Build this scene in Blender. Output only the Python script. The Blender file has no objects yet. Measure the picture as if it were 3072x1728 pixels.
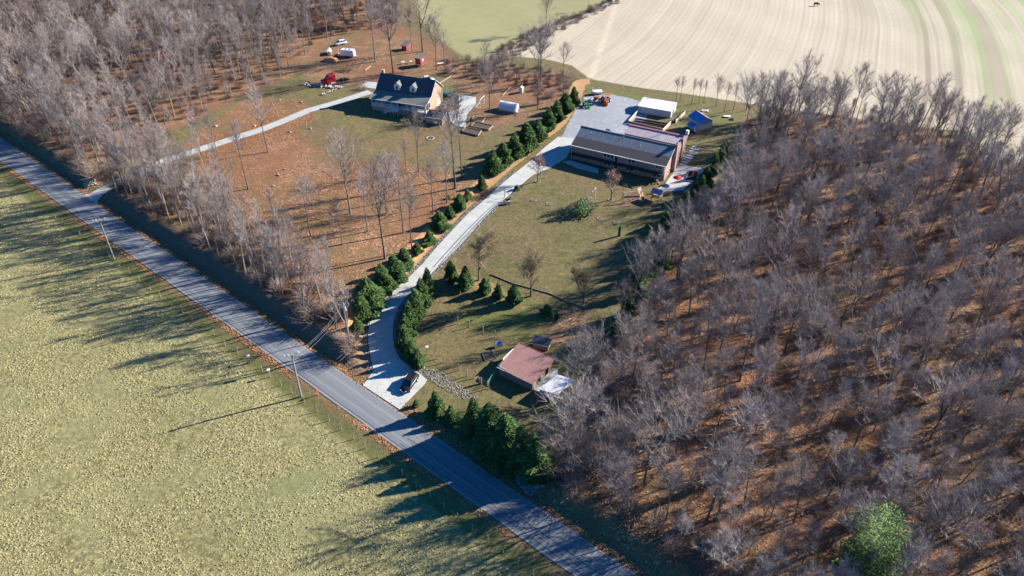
import bpy, bmesh, math, random
import numpy as np
from mathutils import Vector, Matrix, Quaternion

SC = bpy.context.scene
COL = SC.collection
R = math.radians
# ------------------------------------------------------------------ camera, sky, sun, exposure
CAM_H, CAM_P, CAM_F = 92.0, math.radians(37.0), 2250.0
cam_d = bpy.data.cameras.new('camera')
cam = bpy.data.objects.new('camera', cam_d); COL.objects.link(cam)
cam.location = (0, 0, CAM_H); cam.rotation_euler = (math.pi/2-CAM_P, 0, 0)
cam_d.sensor_width = 36; cam_d.lens = 36*CAM_F/3072; cam_d.clip_start = 1; cam_d.clip_end = 9000
SC.camera = cam
SUN_EL, SUN_AZ = math.radians(25.2), math.radians(21.5)      # azimuth from +X towards +Y
SUN_V = Vector((math.cos(SUN_EL)*math.cos(SUN_AZ), math.cos(SUN_EL)*math.sin(SUN_AZ), math.sin(SUN_EL)))
world = bpy.data.worlds.new('World'); SC.world = world; world.use_nodes = True
wn = world.node_tree.nodes; wl = world.node_tree.links
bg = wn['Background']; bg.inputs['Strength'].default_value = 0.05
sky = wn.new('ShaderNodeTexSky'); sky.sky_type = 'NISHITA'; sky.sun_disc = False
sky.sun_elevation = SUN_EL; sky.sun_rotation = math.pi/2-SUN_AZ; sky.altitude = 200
sky.air_density = 1.0; sky.dust_density = 0.2; sky.ozone_density = 3.0
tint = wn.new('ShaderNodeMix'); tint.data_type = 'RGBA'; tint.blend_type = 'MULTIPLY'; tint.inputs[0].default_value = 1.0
tint.inputs[7].default_value = (0.15, 0.78, 1.38, 1)          # blue tint added over the sky so that shade turns blue
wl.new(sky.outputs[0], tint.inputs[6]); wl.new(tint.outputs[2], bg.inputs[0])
sun_d = bpy.data.lights.new('sun', 'SUN'); sun_d.energy = 5.0; sun_d.angle = math.radians(0.5); sun_d.color = (1.0, 0.93, 0.83)
sun = bpy.data.objects.new('sun', sun_d); COL.objects.link(sun); sun.rotation_euler = SUN_V.to_track_quat('Z', 'Y').to_euler()
SC.view_settings.view_transform = 'Standard'; SC.view_settings.look = 'None'
SC.view_settings.exposure = 1.3; SC.view_settings.gamma = 1.0; SC.view_settings.use_curve_mapping = False
SC.cycles.max_bounces = 6; SC.cycles.transparent_max_bounces = 8; SC.cycles.caustics_reflective = False; SC.cycles.caustics_refractive = False

rng = random.Random(11)
NR = np.random.RandomState(5)

# ------------------------------------------------------------------ ground coordinates
def ray0(px, py, z=0.0):
    """picture point (of 3072 x 1728) to the level plane at height z"""
    px = np.asarray(px, float); py = np.asarray(py, float)
    dx = (px-1536)/CAM_F; dy = -(py-864)/CAM_F
    c, s = math.cos(CAM_P), math.sin(CAM_P)
    Dz = -s+dy*c; t = (CAM_H-z)/-Dz
    return np.stack([dx*t, (c+dy*s)*t], -1)

def proj(p):
    x, y, z = p; z -= CAM_H
    dep = y*math.cos(CAM_P)-z*math.sin(CAM_P); up = y*math.sin(CAM_P)+z*math.cos(CAM_P)
    return (1536+CAM_F*x/dep, 864-CAM_F*up/dep)

def sstep(a, b, x):
    t = np.clip((x-a)/(b-a), 0, 1); return t*t*(3-2*t)

# road: straight, through two measured points of its centre
RC0 = (ray0(0, 483.5)+ray0(87, 471))/2; RC1 = (ray0(1899, 1722)+ray0(1728, 1728))/2
rd = RC1-RC0; ROAD_D = rd/np.hypot(*rd); ROAD_N = np.array([-ROAD_D[1], ROAD_D[0]])   # N points inland (up and right)
if ROAD_N[1] < 0: ROAD_N = -ROAD_N
ROAD_H = 2.85
def road_s(P): return (P-RC0)@ROAD_N
def road_t(P): return (P-RC0)@ROAD_D

def seg_dist(P, A, B):
    AB = B-A; t = np.clip(((P-A)@AB)/(AB@AB), 0, 1)
    Q = A+t[..., None]*AB; d = P-Q
    return np.hypot(d[..., 0], d[..., 1]), AB[0]*d[..., 1]-AB[1]*d[..., 0]
def poly_dist(P, L):
    """distance to a polyline and side (+ = left of travel)"""
    best = np.full(P.shape[:-1], 1e9); side = np.zeros(P.shape[:-1])
    for i in range(len(L)-1):
        d, c = seg_dist(P, L[i], L[i+1]); m = d < best-1e-9
        best = np.where(m, d, best); side = np.where(m, c, side)
    return best, np.sign(side)
def sd_poly(P, L):
    """signed distance to a closed polygon, + inside"""
    L = np.asarray(L); n = len(L)
    d = np.full(P.shape[:-1], 1e9); ins = np.zeros(P.shape[:-1], bool)
    for i in range(n):
        A, B = L[i], L[(i+1) % n]
        dd, _ = seg_dist(P, A, B); d = np.minimum(d, dd)
        c = ((A[1] > P[..., 1]) != (B[1] > P[..., 1]))
        den = (B[1]-A[1]) if abs(B[1]-A[1]) > 1e-9 else 1e-9
        xi = (B[0]-A[0])*(P[..., 1]-A[1])/den+A[0]
        ins ^= c & (P[..., 0] < xi)
    return np.where(ins, d, -d)

# driveway edges as seen (left, right) from the road up to the yard
DRV = [((1089, 1157), (1198, 1229)), ((1121, 1113), (1284, 1142)), ((1112, 1073), (1243, 1108)), ((1105, 1030), (1200, 1078)), ((1104, 1005), (1184, 1045)),
       ((1108, 975), (1178, 1005)), ((1124, 936), (1181, 962)), ((1149, 899), (1196, 922)), ((1180, 872), (1220, 890)), ((1217, 842), (1256, 858)),
       ((1267, 793), (1306, 808)), ((1310, 742), (1352, 765)), ((1340, 710), (1378, 738)), ((1370, 677), (1408, 704)), ((1402, 644), (1441, 668)), ((1440, 612), (1479, 627)),
       ((1473, 582), (1512, 598)), ((1500, 558), (1541, 573)), ((1526, 535), (1568, 550)), ((1555, 512), (1597, 526)), ((1585, 489), (1645, 507)),
       ((1628, 448), (1700, 474)), ((1650, 430), (1712, 446)), ((1675, 411), (1730, 417))]
BANKL = [ray0(*p[0], 0.6) for p in DRV[1:]]+[ray0(*p, 1.2) for p in ((1700, 385), (1727, 345), (1752, 300), (1765, 262))]
BANKL = [RC0+ROAD_D*float((BANKL[0]-RC0)@ROAD_D)+ROAD_N*2.0]+BANKL
DRV2 = [ray0(*p, 1.2) for p in ((262, 586), (300, 560), (372, 534), (466, 502), (540, 477), (789, 396), (860, 368), (925, 340), (989, 322), (1050, 303), (1112, 283))]
WOODR_V = [(1318, 1195), (1395, 1120), (1440, 1010), (1480, 930), (1545, 840), (1600, 745), (1640, 680), (1690, 640), (1720, 590), (1790, 500), (1850, 415), (1868, 300),
           (2050, 285), (2250, 318), (2420, 348), (2520, 400), (2700, 470), (3300, 520), (3300, 1900), (900, 1900), (1235, 1232)]
K = 3072/2576.0
WOODR = [ray0(x*K, y*K, 1.2) for x, y in WOODR_V]

def hgt(P):
    P = np.asarray(P, float); s = road_s(P)
    t = road_t(P)
    und = 0.18*np.sin(P[..., 0]*0.045+1.3)*np.sin(P[..., 1]*0.038)+0.07*np.sin(P[..., 0]*0.17+P[..., 1]*0.11)
    up = sstep(ROAD_H+1.4, ROAD_H+4.4, s)
    d, side = poly_dist(P, BANKL)
    left = np.where(side > 0, sstep(0.9, 4.2, d), 0.0)
    far = sstep(150, 185, P[..., 1])*sstep(45, 70, s)
    plat = 2.0*up*np.maximum(left, 0)
    ramp = 1.8*sstep(8, 85, s)
    wr = 1.7*up*sstep(-1, 7, sd_poly(P, WOODR))
    h = np.maximum(np.maximum(plat, ramp), wr)
    dd, _ = poly_dist(P, DRV2)
    w = 1-sstep(2.2, 5.0, dd)
    h = h*(1-w)+np.minimum(h, 2.0*sstep(4, 24, s))*w
    und = und*sstep(ROAD_H+2, ROAD_H+14, np.abs(s))*sstep(2, 8, dd)*sstep(0, 10, d)
    h = h+und+np.where(s < -ROAD_H-1, -0.25*sstep(ROAD_H+1, ROAD_H+3, -s), 0)
    return h
def hz(x, y): return float(hgt(np.array([[x, y]]))[0])

def Gp(px, py):
    """picture point to the terrain"""
    z = 0.8
    for _ in range(12):
        g = ray0(px, py, z); z = 0.5*z+0.5*hz(g[0], g[1])
    return (float(g[0]), float(g[1]), hz(g[0], g[1]))
def Vp(x, y): return Gp(x*K, y*K)
def rise(px, py, top):
    """height of a thing that stands at (px,py) and ends at picture row top"""
    g = Gp(px, py); lo, hi = 0, 40
    for _ in range(30):
        m = (lo+hi)/2
        if proj((g[0], g[1], g[2]+m))[1] > top: lo = m
        else: hi = m
    return lo

# ------------------------------------------------------------------ node materials
class NT:
    def __init__(s, name, rough=0.85):
        s.m = bpy.data.materials.new(name); s.m.use_nodes = True; s.t = s.m.node_tree
        s.b = s.t.nodes['Principled BSDF']; s.b.inputs['Roughness'].default_value = rough
        if 'Specular IOR Level' in s.b.inputs: s.b.inputs['Specular IOR Level'].default_value = 0.25
        s.pos = None
    def n(s, typ, ins=None, out=0, **kw):
        nd = s.t.nodes.new('ShaderNode'+typ)
        for k, v in kw.items(): setattr(nd, k, v)
        for k, v in (ins or {}).items():
            if isinstance(v, bpy.types.NodeSocket): s.t.links.new(v, nd.inputs[k])
            else: nd.inputs[k].default_value = v
        return nd.outputs[out]
    def co(s, kind='Object'):
        return s.n('TexCoord', out={'Object': 3, 'Generated': 0}[kind])
    def world(s):
        if s.pos is None: s.pos = s.n('NewGeometry', out=0)
        return s.pos
    def noise(s, vec, scale, detail=3, rough=0.55, dist=0.0):
        return s.n('TexNoise', {'Vector': vec, 'Scale': scale, 'Detail': detail, 'Roughness': rough, 'Distortion': dist})
    def math(s, op, a, b=0.0, clamp=False):
        return s.n('Math', {0: a, 1: b}, operation=op, use_clamp=clamp)
    def ramp(s, fac, stops):
        nd = s.t.nodes.new('ShaderNodeValToRGB'); e = nd.color_ramp.elements
        while len(e) < len(stops): e.new(0.5)
        for i, (p, c) in enumerate(stops):
            e[i].position = p; e[i].color = tuple(c)+(1,) if len(c) == 3 else c
        s.t.links.new(fac, nd.inputs[0]); return nd.outputs[0]
    def mix(s, f, a, b, mode='MIX'):
        nd = s.t.nodes.new('ShaderNodeMix'); nd.data_type = 'RGBA'; nd.blend_type = mode; nd.clamp_factor = True
        for i, v in ((0, f), (6, a), (7, b)):
            if isinstance(v, bpy.types.NodeSocket): s.t.links.new(v, nd.inputs[i])
            else: nd.inputs[i].default_value = (tuple(v)+(1,)) if (i and len(v) == 3) else v
        return nd.outputs[2]
    def color(s, c):
        if isinstance(c, bpy.types.NodeSocket): s.t.links.new(c, s.b.inputs['Base Color'])
        else: s.b.inputs['Base Color'].default_value = tuple(c)+(1,)
        return s
    def bump(s, h, strength=0.5, dist=0.1):
        o = s.n('Bump', {'Height': h, 'Strength': strength, 'Distance': dist}); s.t.links.new(o, s.b.inputs['Normal']); return s
def simple(name, c1, c2=None, scale=2.0, rough=0.8, metal=0.0, bump=0.0, detail=4):
    t = NT(name, rough); t.b.inputs['Metallic'].default_value = metal
    c2 = c2 or tuple(v*0.78 for v in c1)
    nz = t.noise(t.co(), scale, detail)
    t.color(t.mix(t.ramp(nz, [(0.35, (0, 0, 0)), (0.65, (1, 1, 1))]), c1, c2))
    if bump: t.bump(t.noise(t.co(), scale*4, 3), bump, 0.05)
    return t.m

# ------------------------------------------------------------------ mesh builder
class MB:
    def __init__(s): s.v = []; s.f = []
    def add(s, vs, fs, M=None):
        o = len(s.v)
        for p in vs:
            if M is not None: p = M @ Vector(p)
            s.v.append((p[0], p[1], p[2]))
        s.f += [tuple(i+o for i in f) for f in fs]; return s
    def box(s, x0, x1, y0, y1, z0, z1, M=None):
        vs = [(x0, y0, z0), (x1, y0, z0), (x1, y1, z0), (x0, y1, z0), (x0, y0, z1), (x1, y0, z1), (x1, y1, z1), (x0, y1, z1)]
        return s.add(vs, [(0, 3, 2, 1), (4, 5, 6, 7), (0, 1, 5, 4), (1, 2, 6, 5), (2, 3, 7, 6), (3, 0, 4, 7)], M)
    def slab(s, top, th, M=None):
        """thick sheet under a polygon given by its top points"""
        n = len(top); bot = [(p[0], p[1], p[2]-th) for p in top]
        return s.add(list(top)+bot, [tuple(range(n)), tuple(range(2*n-1, n-1, -1))]+[(i, i+n, (i+1) % n+n, (i+1) % n) for i in range(n)], M)
    def tube(s, pts, rs, n=6, M=None, cap=True):
        pts = [Vector(p) for p in pts]; vs = []; fs = []
        if not hasattr(rs, '__len__'): rs = [rs]*len(pts)
        for i, p in enumerate(pts):
            d = (pts[min(i+1, len(pts)-1)]-pts[max(i-1, 0)])
            if d.length < 1e-6: d = Vector((0, 0, 1))
            d.normalize(); a = d.orthogonal().normalized(); b = d.cross(a)
            if i and (a-pa).length > 1.0:
                a = (pa-d*pa.dot(d)).normalized(); b = d.cross(a)
            elif i:
                a = (pa-d*pa.dot(d)).normalized(); b = d.cross(a)
            pa = a
            for k in range(n):
                t = 2*math.pi*k/n; vs.append(p+(a*math.cos(t)+b*math.sin(t))*rs[i])
        for i in range(len(pts)-1):
            for k in range(n):
                fs.append((i*n+k, i*n+(k+1) % n, (i+1)*n+(k+1) % n, (i+1)*n+k))
        if cap: fs += [tuple(range(n-1, -1, -1)), tuple(range((len(pts)-1)*n, len(pts)*n))]
        return s.add(vs, fs, M)
    def ball(s, c, r, n=8, m=5, sq=(1, 1, 1), jit=0.0, rnd=None, M=None):
        vs = []; fs = []
        for i in range(m+1):
            ph = math.pi*i/m
            for k in range(n):
                t = 2*math.pi*k/n; q = 1+(rnd.uniform(-jit, jit) if jit and 0 < i < m else 0)
                vs.append((c[0]+r*sq[0]*q*math.sin(ph)*math.cos(t), c[1]+r*sq[1]*q*math.sin(ph)*math.sin(t), c[2]+r*sq[2]*q*math.cos(ph)))
        for i in range(m):
            for k in range(n): fs.append((i*n+k, (i+1)*n+k, (i+1)*n+(k+1) % n, i*n+(k+1) % n))
        return s.add(vs, fs, M)
    def prism(s, prof, y0, y1, M=None):
        """profile of (x,z) pushed along y"""
        n = len(prof); vs = [(x, y0, z) for x, z in prof]+[(x, y1, z) for x, z in prof]
        return s.add(vs, [tuple(range(n)), tuple(range(2*n-1, n-1, -1))]+[(i, (i+1) % n, (i+1) % n+n, i+n) for i in range(n)][::1], M)
    def mesh(s, name, mat, smooth=False):
        me = bpy.data.meshes.new(name); me.from_pydata(s.v, [], s.f)
        me.materials.append(mat)
        bm = bmesh.new(); bm.from_mesh(me); bmesh.ops.remove_doubles(bm, verts=bm.verts, dist=1e-5) if len(s.v) < 20000 and smooth else None
        bmesh.ops.recalc_face_normals(bm, faces=bm.faces) if len(s.v) < 20000 else None
        bm.to_mesh(me); bm.free()
        if smooth: me.polygons.foreach_set('use_smooth', [True]*len(me.polygons))
        me.update(); return me
    def build(s, name, mat, parent=None, smooth=False, **kw):
        o = bpy.data.objects.new(name, s.mesh(name, mat, smooth)); COL.objects.link(o)
        if parent: o.parent = parent
        for k, v in kw.items(): o[k] = v
        return o
def npmesh(name, V, F, mat):
    """fast mesh from arrays, all faces the same size"""
    me = bpy.data.meshes.new(name); V = np.asarray(V, np.float32); F = np.asarray(F, np.int32); k = F.shape[1]
    me.vertices.add(len(V)); me.vertices.foreach_set('co', V.ravel())
    me.loops.add(F.size); me.loops.foreach_set('vertex_index', F.ravel())
    me.polygons.add(len(F)); me.polygons.foreach_set('loop_start', np.arange(0, F.size, k, dtype=np.int32))
    me.update(calc_edges=True); me.materials.append(mat); return me
def link(name, me, parent=None, **kw):
    o = bpy.data.objects.new(name, me); COL.objects.link(o)
    if parent: o.parent = parent
    for k, v in kw.items(): o[k] = v
    return o
def thing(name, loc, rz, label, cat, group=None):
    o = bpy.data.objects.new(name, None); COL.objects.link(o); o.empty_display_size = 0.3
    o.location = loc; o.rotation_euler = (0, 0, rz); o['label'] = label; o['category'] = cat
    if group: o['group'] = group
    return o
def tag(o, label, cat, group=None, kind=None):
    if label: o['label'] = label
    if cat: o['category'] = cat
    if group: o['group'] = group
    if kind: o['kind'] = kind
    return o
def dup(root, loc, rz, label, sc=1.0, group=None):
    r = root.copy(); COL.objects.link(r); r.location = loc; r.rotation_euler = (0, 0, rz)
    r.scale = (sc,)*3 if not hasattr(sc, '__len__') else sc; r['label'] = label
    if group: r['group'] = group
    for ch in root.children:
        c = ch.copy(); COL.objects.link(c); c.parent = r
        for g in ch.children:
            d = g.copy(); COL.objects.link(d); d.parent = c
    return r
# ------------------------------------------------------------------ the ground sheet
def VW(L): return [np.array(Vp(x, y)[:2]) for x, y in L]
Z_FIELD = VW([(1262, 138), (1330, 92), (1450, 45), (1560, -8), (1640, -150), (3300, -150), (3300, 470), (2480, 400), (2440, 330), (2300, 320), (2100, 290), (1850, 255), (1700, 232), (1620, 222), (1480, 196), (1440, 165), (1380, 150)])
Z_MEADOW = VW([(1010, -150), (1640, -150), (1560, -8), (1440, 40), (1320, 92), (1250, 135), (1180, 150), (1130, 120), (1060, 60)])
Z_WOODL = VW([(-400, 150), (-400, -150), (1010, -150), (1000, 60), (930, 95), (880, 85), (815, 120), (740, 190), (690, 215), (620, 240), (560, 270), (470, 315), (400, 345), (350, 390), (310, 440), (240, 478), (180, 440)])
Z_YARD = VW([(330, 440), (420, 400), (500, 330), (620, 250), (760, 250), (800, 300), (760, 330), (860, 400), (1000, 400), (1100, 430), (1190, 440), (1235, 440), (1220, 480), (1100, 590), (1010, 640), (900, 740), (880, 870), (830, 830), (560, 600), (300, 490)])
Z_YARDG = VW([(740, 320), (930, 300), (1100, 320), (1230, 330), (1190, 400), (1060, 400), (900, 410), (800, 370)])
Z_GRAVEL = VW([(1412, 348), (1432, 305), (1456, 264), (1480, 243), (1530, 236), (1590, 248), (1640, 266), (1625, 300), (1600, 330), (1560, 352), (1460, 352)])
Z_LOTGRASS = VW([(1490, 218), (1600, 240), (1700, 262), (1720, 292), (1640, 268), (1560, 240)])
Z_YARD3 = VW([(1700, 285), (1870, 285), (1850, 330), (1750, 300)])
Z_PADG = VW([(1240, 780), (1340, 760), (1370, 800), (1330, 850), (1200, 830), (1120, 790)])
Z_DIRTY = VW([(1380, 800), (1440, 770), (1520, 800), (1500, 880), (1430, 900), (1370, 860)])
Z_WORN = VW([(1150, 640), (1170, 690), (1230, 700), (1280, 730), (1330, 770), (1420, 770), (1500, 740), (1460, 790), (1330, 790), (1230, 750), (1120, 700)])
Z_GARDEN = VW([(1110, 160), (1270, 170), (1440, 195), (1400, 280), (1300, 310), (1230, 330), (1190, 300), (1170, 250)])
Z_SITE = VW([(740, 175), (870, 95), (1000, 60), (1120, 110), (1200, 190), (1060, 190), (950, 215), (800, 215)])
Z_GREENR = VW([(2440, 430), (2490, 425), (2500, 460), (2430, 470)])

gx = np.arange(-330, 331, 1.0); gy = np.concatenate([np.arange(25, 260, 1.0), np.arange(260, 470, 2.0)])
GX, GY = np.meshgrid(gx, gy); GPT = np.stack([GX, GY], -1); GH = hgt(GPT)
s = road_s(GPT)
def soft(poly, w): return sstep(-w, w, sd_poly(GPT, poly))
leaf = np.maximum(0.62*soft(Z_WOODL, 3), 0.62*soft(WOODR, 3))
leaf = np.maximum(leaf, 0.85*soft(Z_YARD, 5))*(1-0.75*soft(Z_YARDG, 7)); leaf = np.maximum(leaf, 0.33*soft(Z_YARDG, 4))
leaf = leaf*sstep(ROAD_H-0.5, ROAD_H+1, s)
verge_l = 0.55*(1-sstep(0.3, 1.8, np.abs(np.abs(s)-ROAD_H-0.6)))
leaf = np.maximum(leaf, verge_l)
leaf = np.maximum(leaf, 0.62*soft(Z_GARDEN, 5)+0.6*soft(Z_SITE, 5)); leaf = np.maximum(leaf, 0.5*soft(Z_DIRTY, 4))
green = np.maximum.reduce([0.9*soft(Z_PADG, 6), 0.8*soft(Z_LOTGRASS, 2), 0.6*soft(Z_YARD3, 4), 0.2*soft(Z_YARDG, 8), 0.9*soft(Z_GREENR, 4), 0.5*(1-sstep(1, 3.8, np.abs(s+ROAD_H+3)))])
field = soft(Z_FIELD, 1.5)
dL, sideL = poly_dist(GPT, BANKL)
dirt = np.where(sideL > 0, sstep(0.4, 1.2, dL)*(1-sstep(4.2, 6.0, dL)), 0)*sstep(80, 125, GPT[..., 1])*0.95
dirt = np.maximum(dirt, np.where(sideL > 0, sstep(0.4, 1.2, dL)*(1-sstep(3.5, 5.0, dL)), 0)*0.6*sstep(10, 20, s))
dirt = np.maximum(dirt, 0.8*soft(Z_WORN, 3)*0.8)
past = sstep(5.5, 8.5, -s)
gravel = soft(Z_GRAVEL, 0.8)
bank_shade = sstep(3.6, 4.4, s)*(1-sstep(7.5, 9, s))*(1-sstep(0, 2, -poly_dist(GPT, DRV2)[0]+5))*np.where(((sd_poly(GPT, WOODR) > -4) | (sideL > 0)), 1.0, 0.3)  # dark brown strip: the road bank's shade deepened in the ground colour
brown = np.maximum.reduce([bank_shade, 0.95*soft(Z_SITE, 8), 0.7*soft(Z_DIRTY, 4), 0.9*soft(Z_GARDEN, 6), soft(WOODR, 4), 0.9*soft(Z_WOODL, 4)])
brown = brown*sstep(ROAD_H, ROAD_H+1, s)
meadow = soft(Z_MEADOW, 3)
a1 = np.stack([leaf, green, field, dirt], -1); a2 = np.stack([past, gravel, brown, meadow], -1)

def ground_material():
    t = NT('ground_cover', 0.95); W = t.world()
    A = t.t.nodes.new('ShaderNodeAttribute'); A.attribute_name = 'cover_a'
    B = t.t.nodes.new('ShaderNodeAttribute'); B.attribute_name = 'cover_b'
    sa = t.t.nodes.new('ShaderNodeSeparateColor'); t.t.links.new(A.outputs['Color'], sa.inputs[0])
    sb = t.t.nodes.new('ShaderNodeSeparateColor'); t.t.links.new(B.outputs['Color'], sb.inputs[0])
    n_big = t.noise(W, 0.035, 4, 0.6); n_mid = t.noise(W, 0.22, 5, 0.65); n_fine = t.noise(W, 1.6, 5, 0.7); n_grain = t.noise(W, 5.0, 3, 0.7)
    wob = t.math('SUBTRACT', t.noise(W, 0.5, 6, 0.75), 0.5)
    def th(w, k=1.6, lo=0.35, hi=0.65):
        x = t.math('ADD', w, t.math('MULTIPLY', wob, k))
        return t.math('MULTIPLY', t.math('SUBTRACT', x, lo), 1/(hi-lo), True)
    # lawn
    lawn = t.mix(t.ramp(n_mid, [(0.3, (0, 0, 0)), (0.7, (1, 1, 1))]), (0.25, 0.20, 0.088), (0.145, 0.142, 0.048))
    lawn = t.mix(t.ramp(n_big, [(0.42, (0, 0, 0)), (0.62, (1, 1, 1))]), lawn, (0.225, 0.150, 0.078))
    lawn = t.mix(t.ramp(t.noise(W, 0.55, 5, 0.75), [(0.48, (0, 0, 0)), (0.62, (0.8, 0.8, 0.8))]), lawn, (0.10, 0.105, 0.036))
    lawn = t.mix(t.ramp(t.noise(W, 0.11, 4, 0.7), [(0.5, (0, 0, 0)), (0.68, (0.6, 0.6, 0.6))]), lawn, (0.27, 0.185, 0.10))
    lawn = t.mix(t.ramp(n_fine, [(0.4, (0, 0, 0)), (0.65, (0.9, 0.9, 0.9))]), lawn, (0.085, 0.080, 0.032))
    c = lawn
    gr = t.mix(n_fine, (0.17, 0.195, 0.05), (0.095, 0.12, 0.03)); c = t.mix(th(sa.outputs[1], 0.9, 0.2, 0.9), c, gr)
    # pasture
    pa = t.mix(t.ramp(n_mid, [(0.3, (0, 0, 0)), (0.65, (1, 1, 1))]), (0.42, 0.35, 0.16), (0.29, 0.26, 0.10))
    pa = t.mix(t.ramp(n_big, [(0.35, (0, 0, 0)), (0.6, (1, 1, 1))]), pa, (0.36, 0.315, 0.14))
    pa = t.mix(t.ramp(t.noise(W, 1.5, 5, 0.75), [(0.44, (0, 0, 0)), (0.58, (0.7, 0.7, 0.7))]), pa, (0.20, 0.19, 0.08)); pa = t.mix(t.ramp(n_fine, [(0.47, (0, 0, 0)), (0.60, (1, 1, 1))]), pa, (0.10, 0.095, 0.04))
    pa = t.mix(t.ramp(t.noise(W, 2.6, 3, 0.7), [(0.55, (0, 0, 0)), (0.72, (1, 1, 1))]), pa, (0.44, 0.38, 0.19))
    tus = t.ramp(t.noise(W, 1.15, 6, 0.8), [(0.44, (0, 0, 0)), (0.57, (1, 1, 1))])
    pa = t.mix(t.math('MULTIPLY', tus, 0.75), pa, (0.17, 0.155, 0.06)); pa = t.mix(t.ramp(t.noise(W, 1.9, 5, 0.75), [(0.54, (0, 0, 0)), (0.66, (0.85, 0.85, 0.85))]), pa, (0.50, 0.42, 0.215))
    pat = t.ramp(t.noise(W, 0.09, 4, 0.7, 0.6), [(0.46, (0, 0, 0)), (0.58, (1, 1, 1))])
    pa = t.mix(t.math('MULTIPLY', pat, 0.38), pa, (0.27, 0.26, 0.12))
    pa = t.mix(t.ramp(t.noise(W, 0.05, 3, 0.6), [(0.55, (0, 0, 0)), (0.66, (0.6, 0.6, 0.6))]), pa, (0.19, 0.215, 0.09))
    c = t.mix(th(sb.outputs[0], 0.8), c, pa)
    me = t.mix(t.ramp(n_mid, [(0.3, (0, 0, 0)), (0.7, (1, 1, 1))]), (0.30, 0.295, 0.14), (0.38, 0.32, 0.17)); me = t.mix(t.math('MULTIPLY', n_fine, 0.5), me, (0.16, 0.19, 0.07))
    c = t.mix(th(B.outputs['Alpha'], 0.8), c, me)
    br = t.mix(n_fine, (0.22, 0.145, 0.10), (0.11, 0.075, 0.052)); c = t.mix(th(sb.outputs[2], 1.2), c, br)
    # leaf litter: several tones of leaves, cell by cell
    vor = t.t.nodes.new('ShaderNodeTexVoronoi'); vor.inputs['Scale'].default_value = 4.5; t.t.links.new(W, vor.inputs['Vector'])
    sv = t.t.nodes.new('ShaderNodeSeparateColor'); t.t.links.new(vor.outputs['Color'], sv.inputs[0])
    lf = t.ramp(sv.outputs[0], [(0.0, (0.10, 0.05, 0.03)), (0.3, (0.21, 0.095, 0.05)), (0.55, (0.28, 0.145, 0.078)), (0.8, (0.39, 0.22, 0.13)), (0.97, (0.60, 0.38, 0.22))])
    lf = t.mix(t.ramp(n_mid, [(0.4, (0, 0, 0)), (0.62, (1, 1, 1))]), lf, (0.17, 0.115, 0.055))
    lf = t.mix(t.ramp(n_big, [(0.45, (0, 0, 0)), (0.65, (0.8, 0.8, 0.8))]), lf, (0.23, 0.10, 0.05))
    c = t.mix(th(sa.outputs[0], 1.9, 0.25, 0.62), c, lf)
    # clay
    cl = t.mix(n_fine, (0.52, 0.31, 0.15), (0.36, 0.20, 0.10)); cl = t.mix(t.ramp(n_mid, [(0.5, (0, 0, 0)), (0.7, (1, 1, 1))]), cl, (0.30, 0.24, 0.12))
    c = t.mix(th(A.outputs['Alpha'], 0.9), c, cl)
    # stubble field, drilled in curved rows about one centre
    ctr = t.n('VectorMath', {0: W, 1: (FC[0], FC[1], 0)}, operation='SUBTRACT')
    sx = t.t.nodes.new('ShaderNodeSeparateXYZ'); t.t.links.new(ctr, sx.inputs[0])
    rr = t.math('SQRT', t.math('ADD', t.math('POWER', sx.outputs[0], 2.0), t.math('POWER', sx.outputs[1], 2.0)))
    rr = t.math('ADD', rr, t.math('MULTIPLY', t.math('SUBTRACT', t.noise(W, 0.012, 1), 0.5), 3.5))
    cmb = t.t.nodes.new('ShaderNodeCombineXYZ'); t.t.links.new(rr, cmb.inputs[0])
    ang = t.math('MULTIPLY', t.math('ARCTAN2', sx.outputs[1], sx.outputs[0]), 6.0); t.t.links.new(ang, cmb.inputs[1])
    band = t.n('TexNoise', {'Vector': cmb.outputs[0], 'Scale': 0.30, 'Detail': 6, 'Roughness': 0.7})
    rows = t.math('SINE', t.math('MULTIPLY', rr, 2*math.pi/1.9))
    tr = t.math('SINE', t.math('MULTIPLY', rr, 2*math.pi/7.3))
    fl = t.mix(t.ramp(band, [(0.35, (0, 0, 0)), (0.6, (1, 1, 1))]), (0.56, 0.485, 0.365), (0.48, 0.41, 0.305))
    fl = t.mix(t.math('MULTIPLY', t.math('ADD', rows, 1.0), 0.13), fl, (0.36, 0.29, 0.21))
    fl = t.mix(t.math('MULTIPLY', t.math('SUBTRACT', tr, 0.86), 2.2, True), fl, (0.36, 0.28, 0.19))
    fl = t.mix(t.ramp(n_mid, [(0.55, (0, 0, 0)), (0.75, (0.6, 0.6, 0.6))]), fl, (0.44, 0.36, 0.25))
    for rk, wk, ck, mk in FT:
        dk = t.math('ABSOLUTE', t.math('SUBTRACT', rr, rk)); fl = t.mix(t.math('MULTIPLY', t.ramp(t.math('DIVIDE', dk, wk), [(0.55, (1, 1, 1)), (1.0, (0, 0, 0))]), mk), fl, ck)
    fl = t.mix(t.ramp(t.noise(W, 1.3, 5, 0.8), [(0.5, (0, 0, 0)), (0.7, (0.5, 0.5, 0.5))]), fl, (0.36, 0.30, 0.21))
    spx = t.t.nodes.new('ShaderNodeSeparateXYZ'); t.t.links.new(W, spx.inputs[0])
    east = t.math('MULTIPLY', t.math('SUBTRACT', spx.outputs[0], 118.0), 1/40.0, True)
    wide = t.n('TexNoise', {'Vector': cmb.outputs[0], 'Scale': 0.12, 'Detail': 3, 'Roughness': 0.6})
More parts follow.
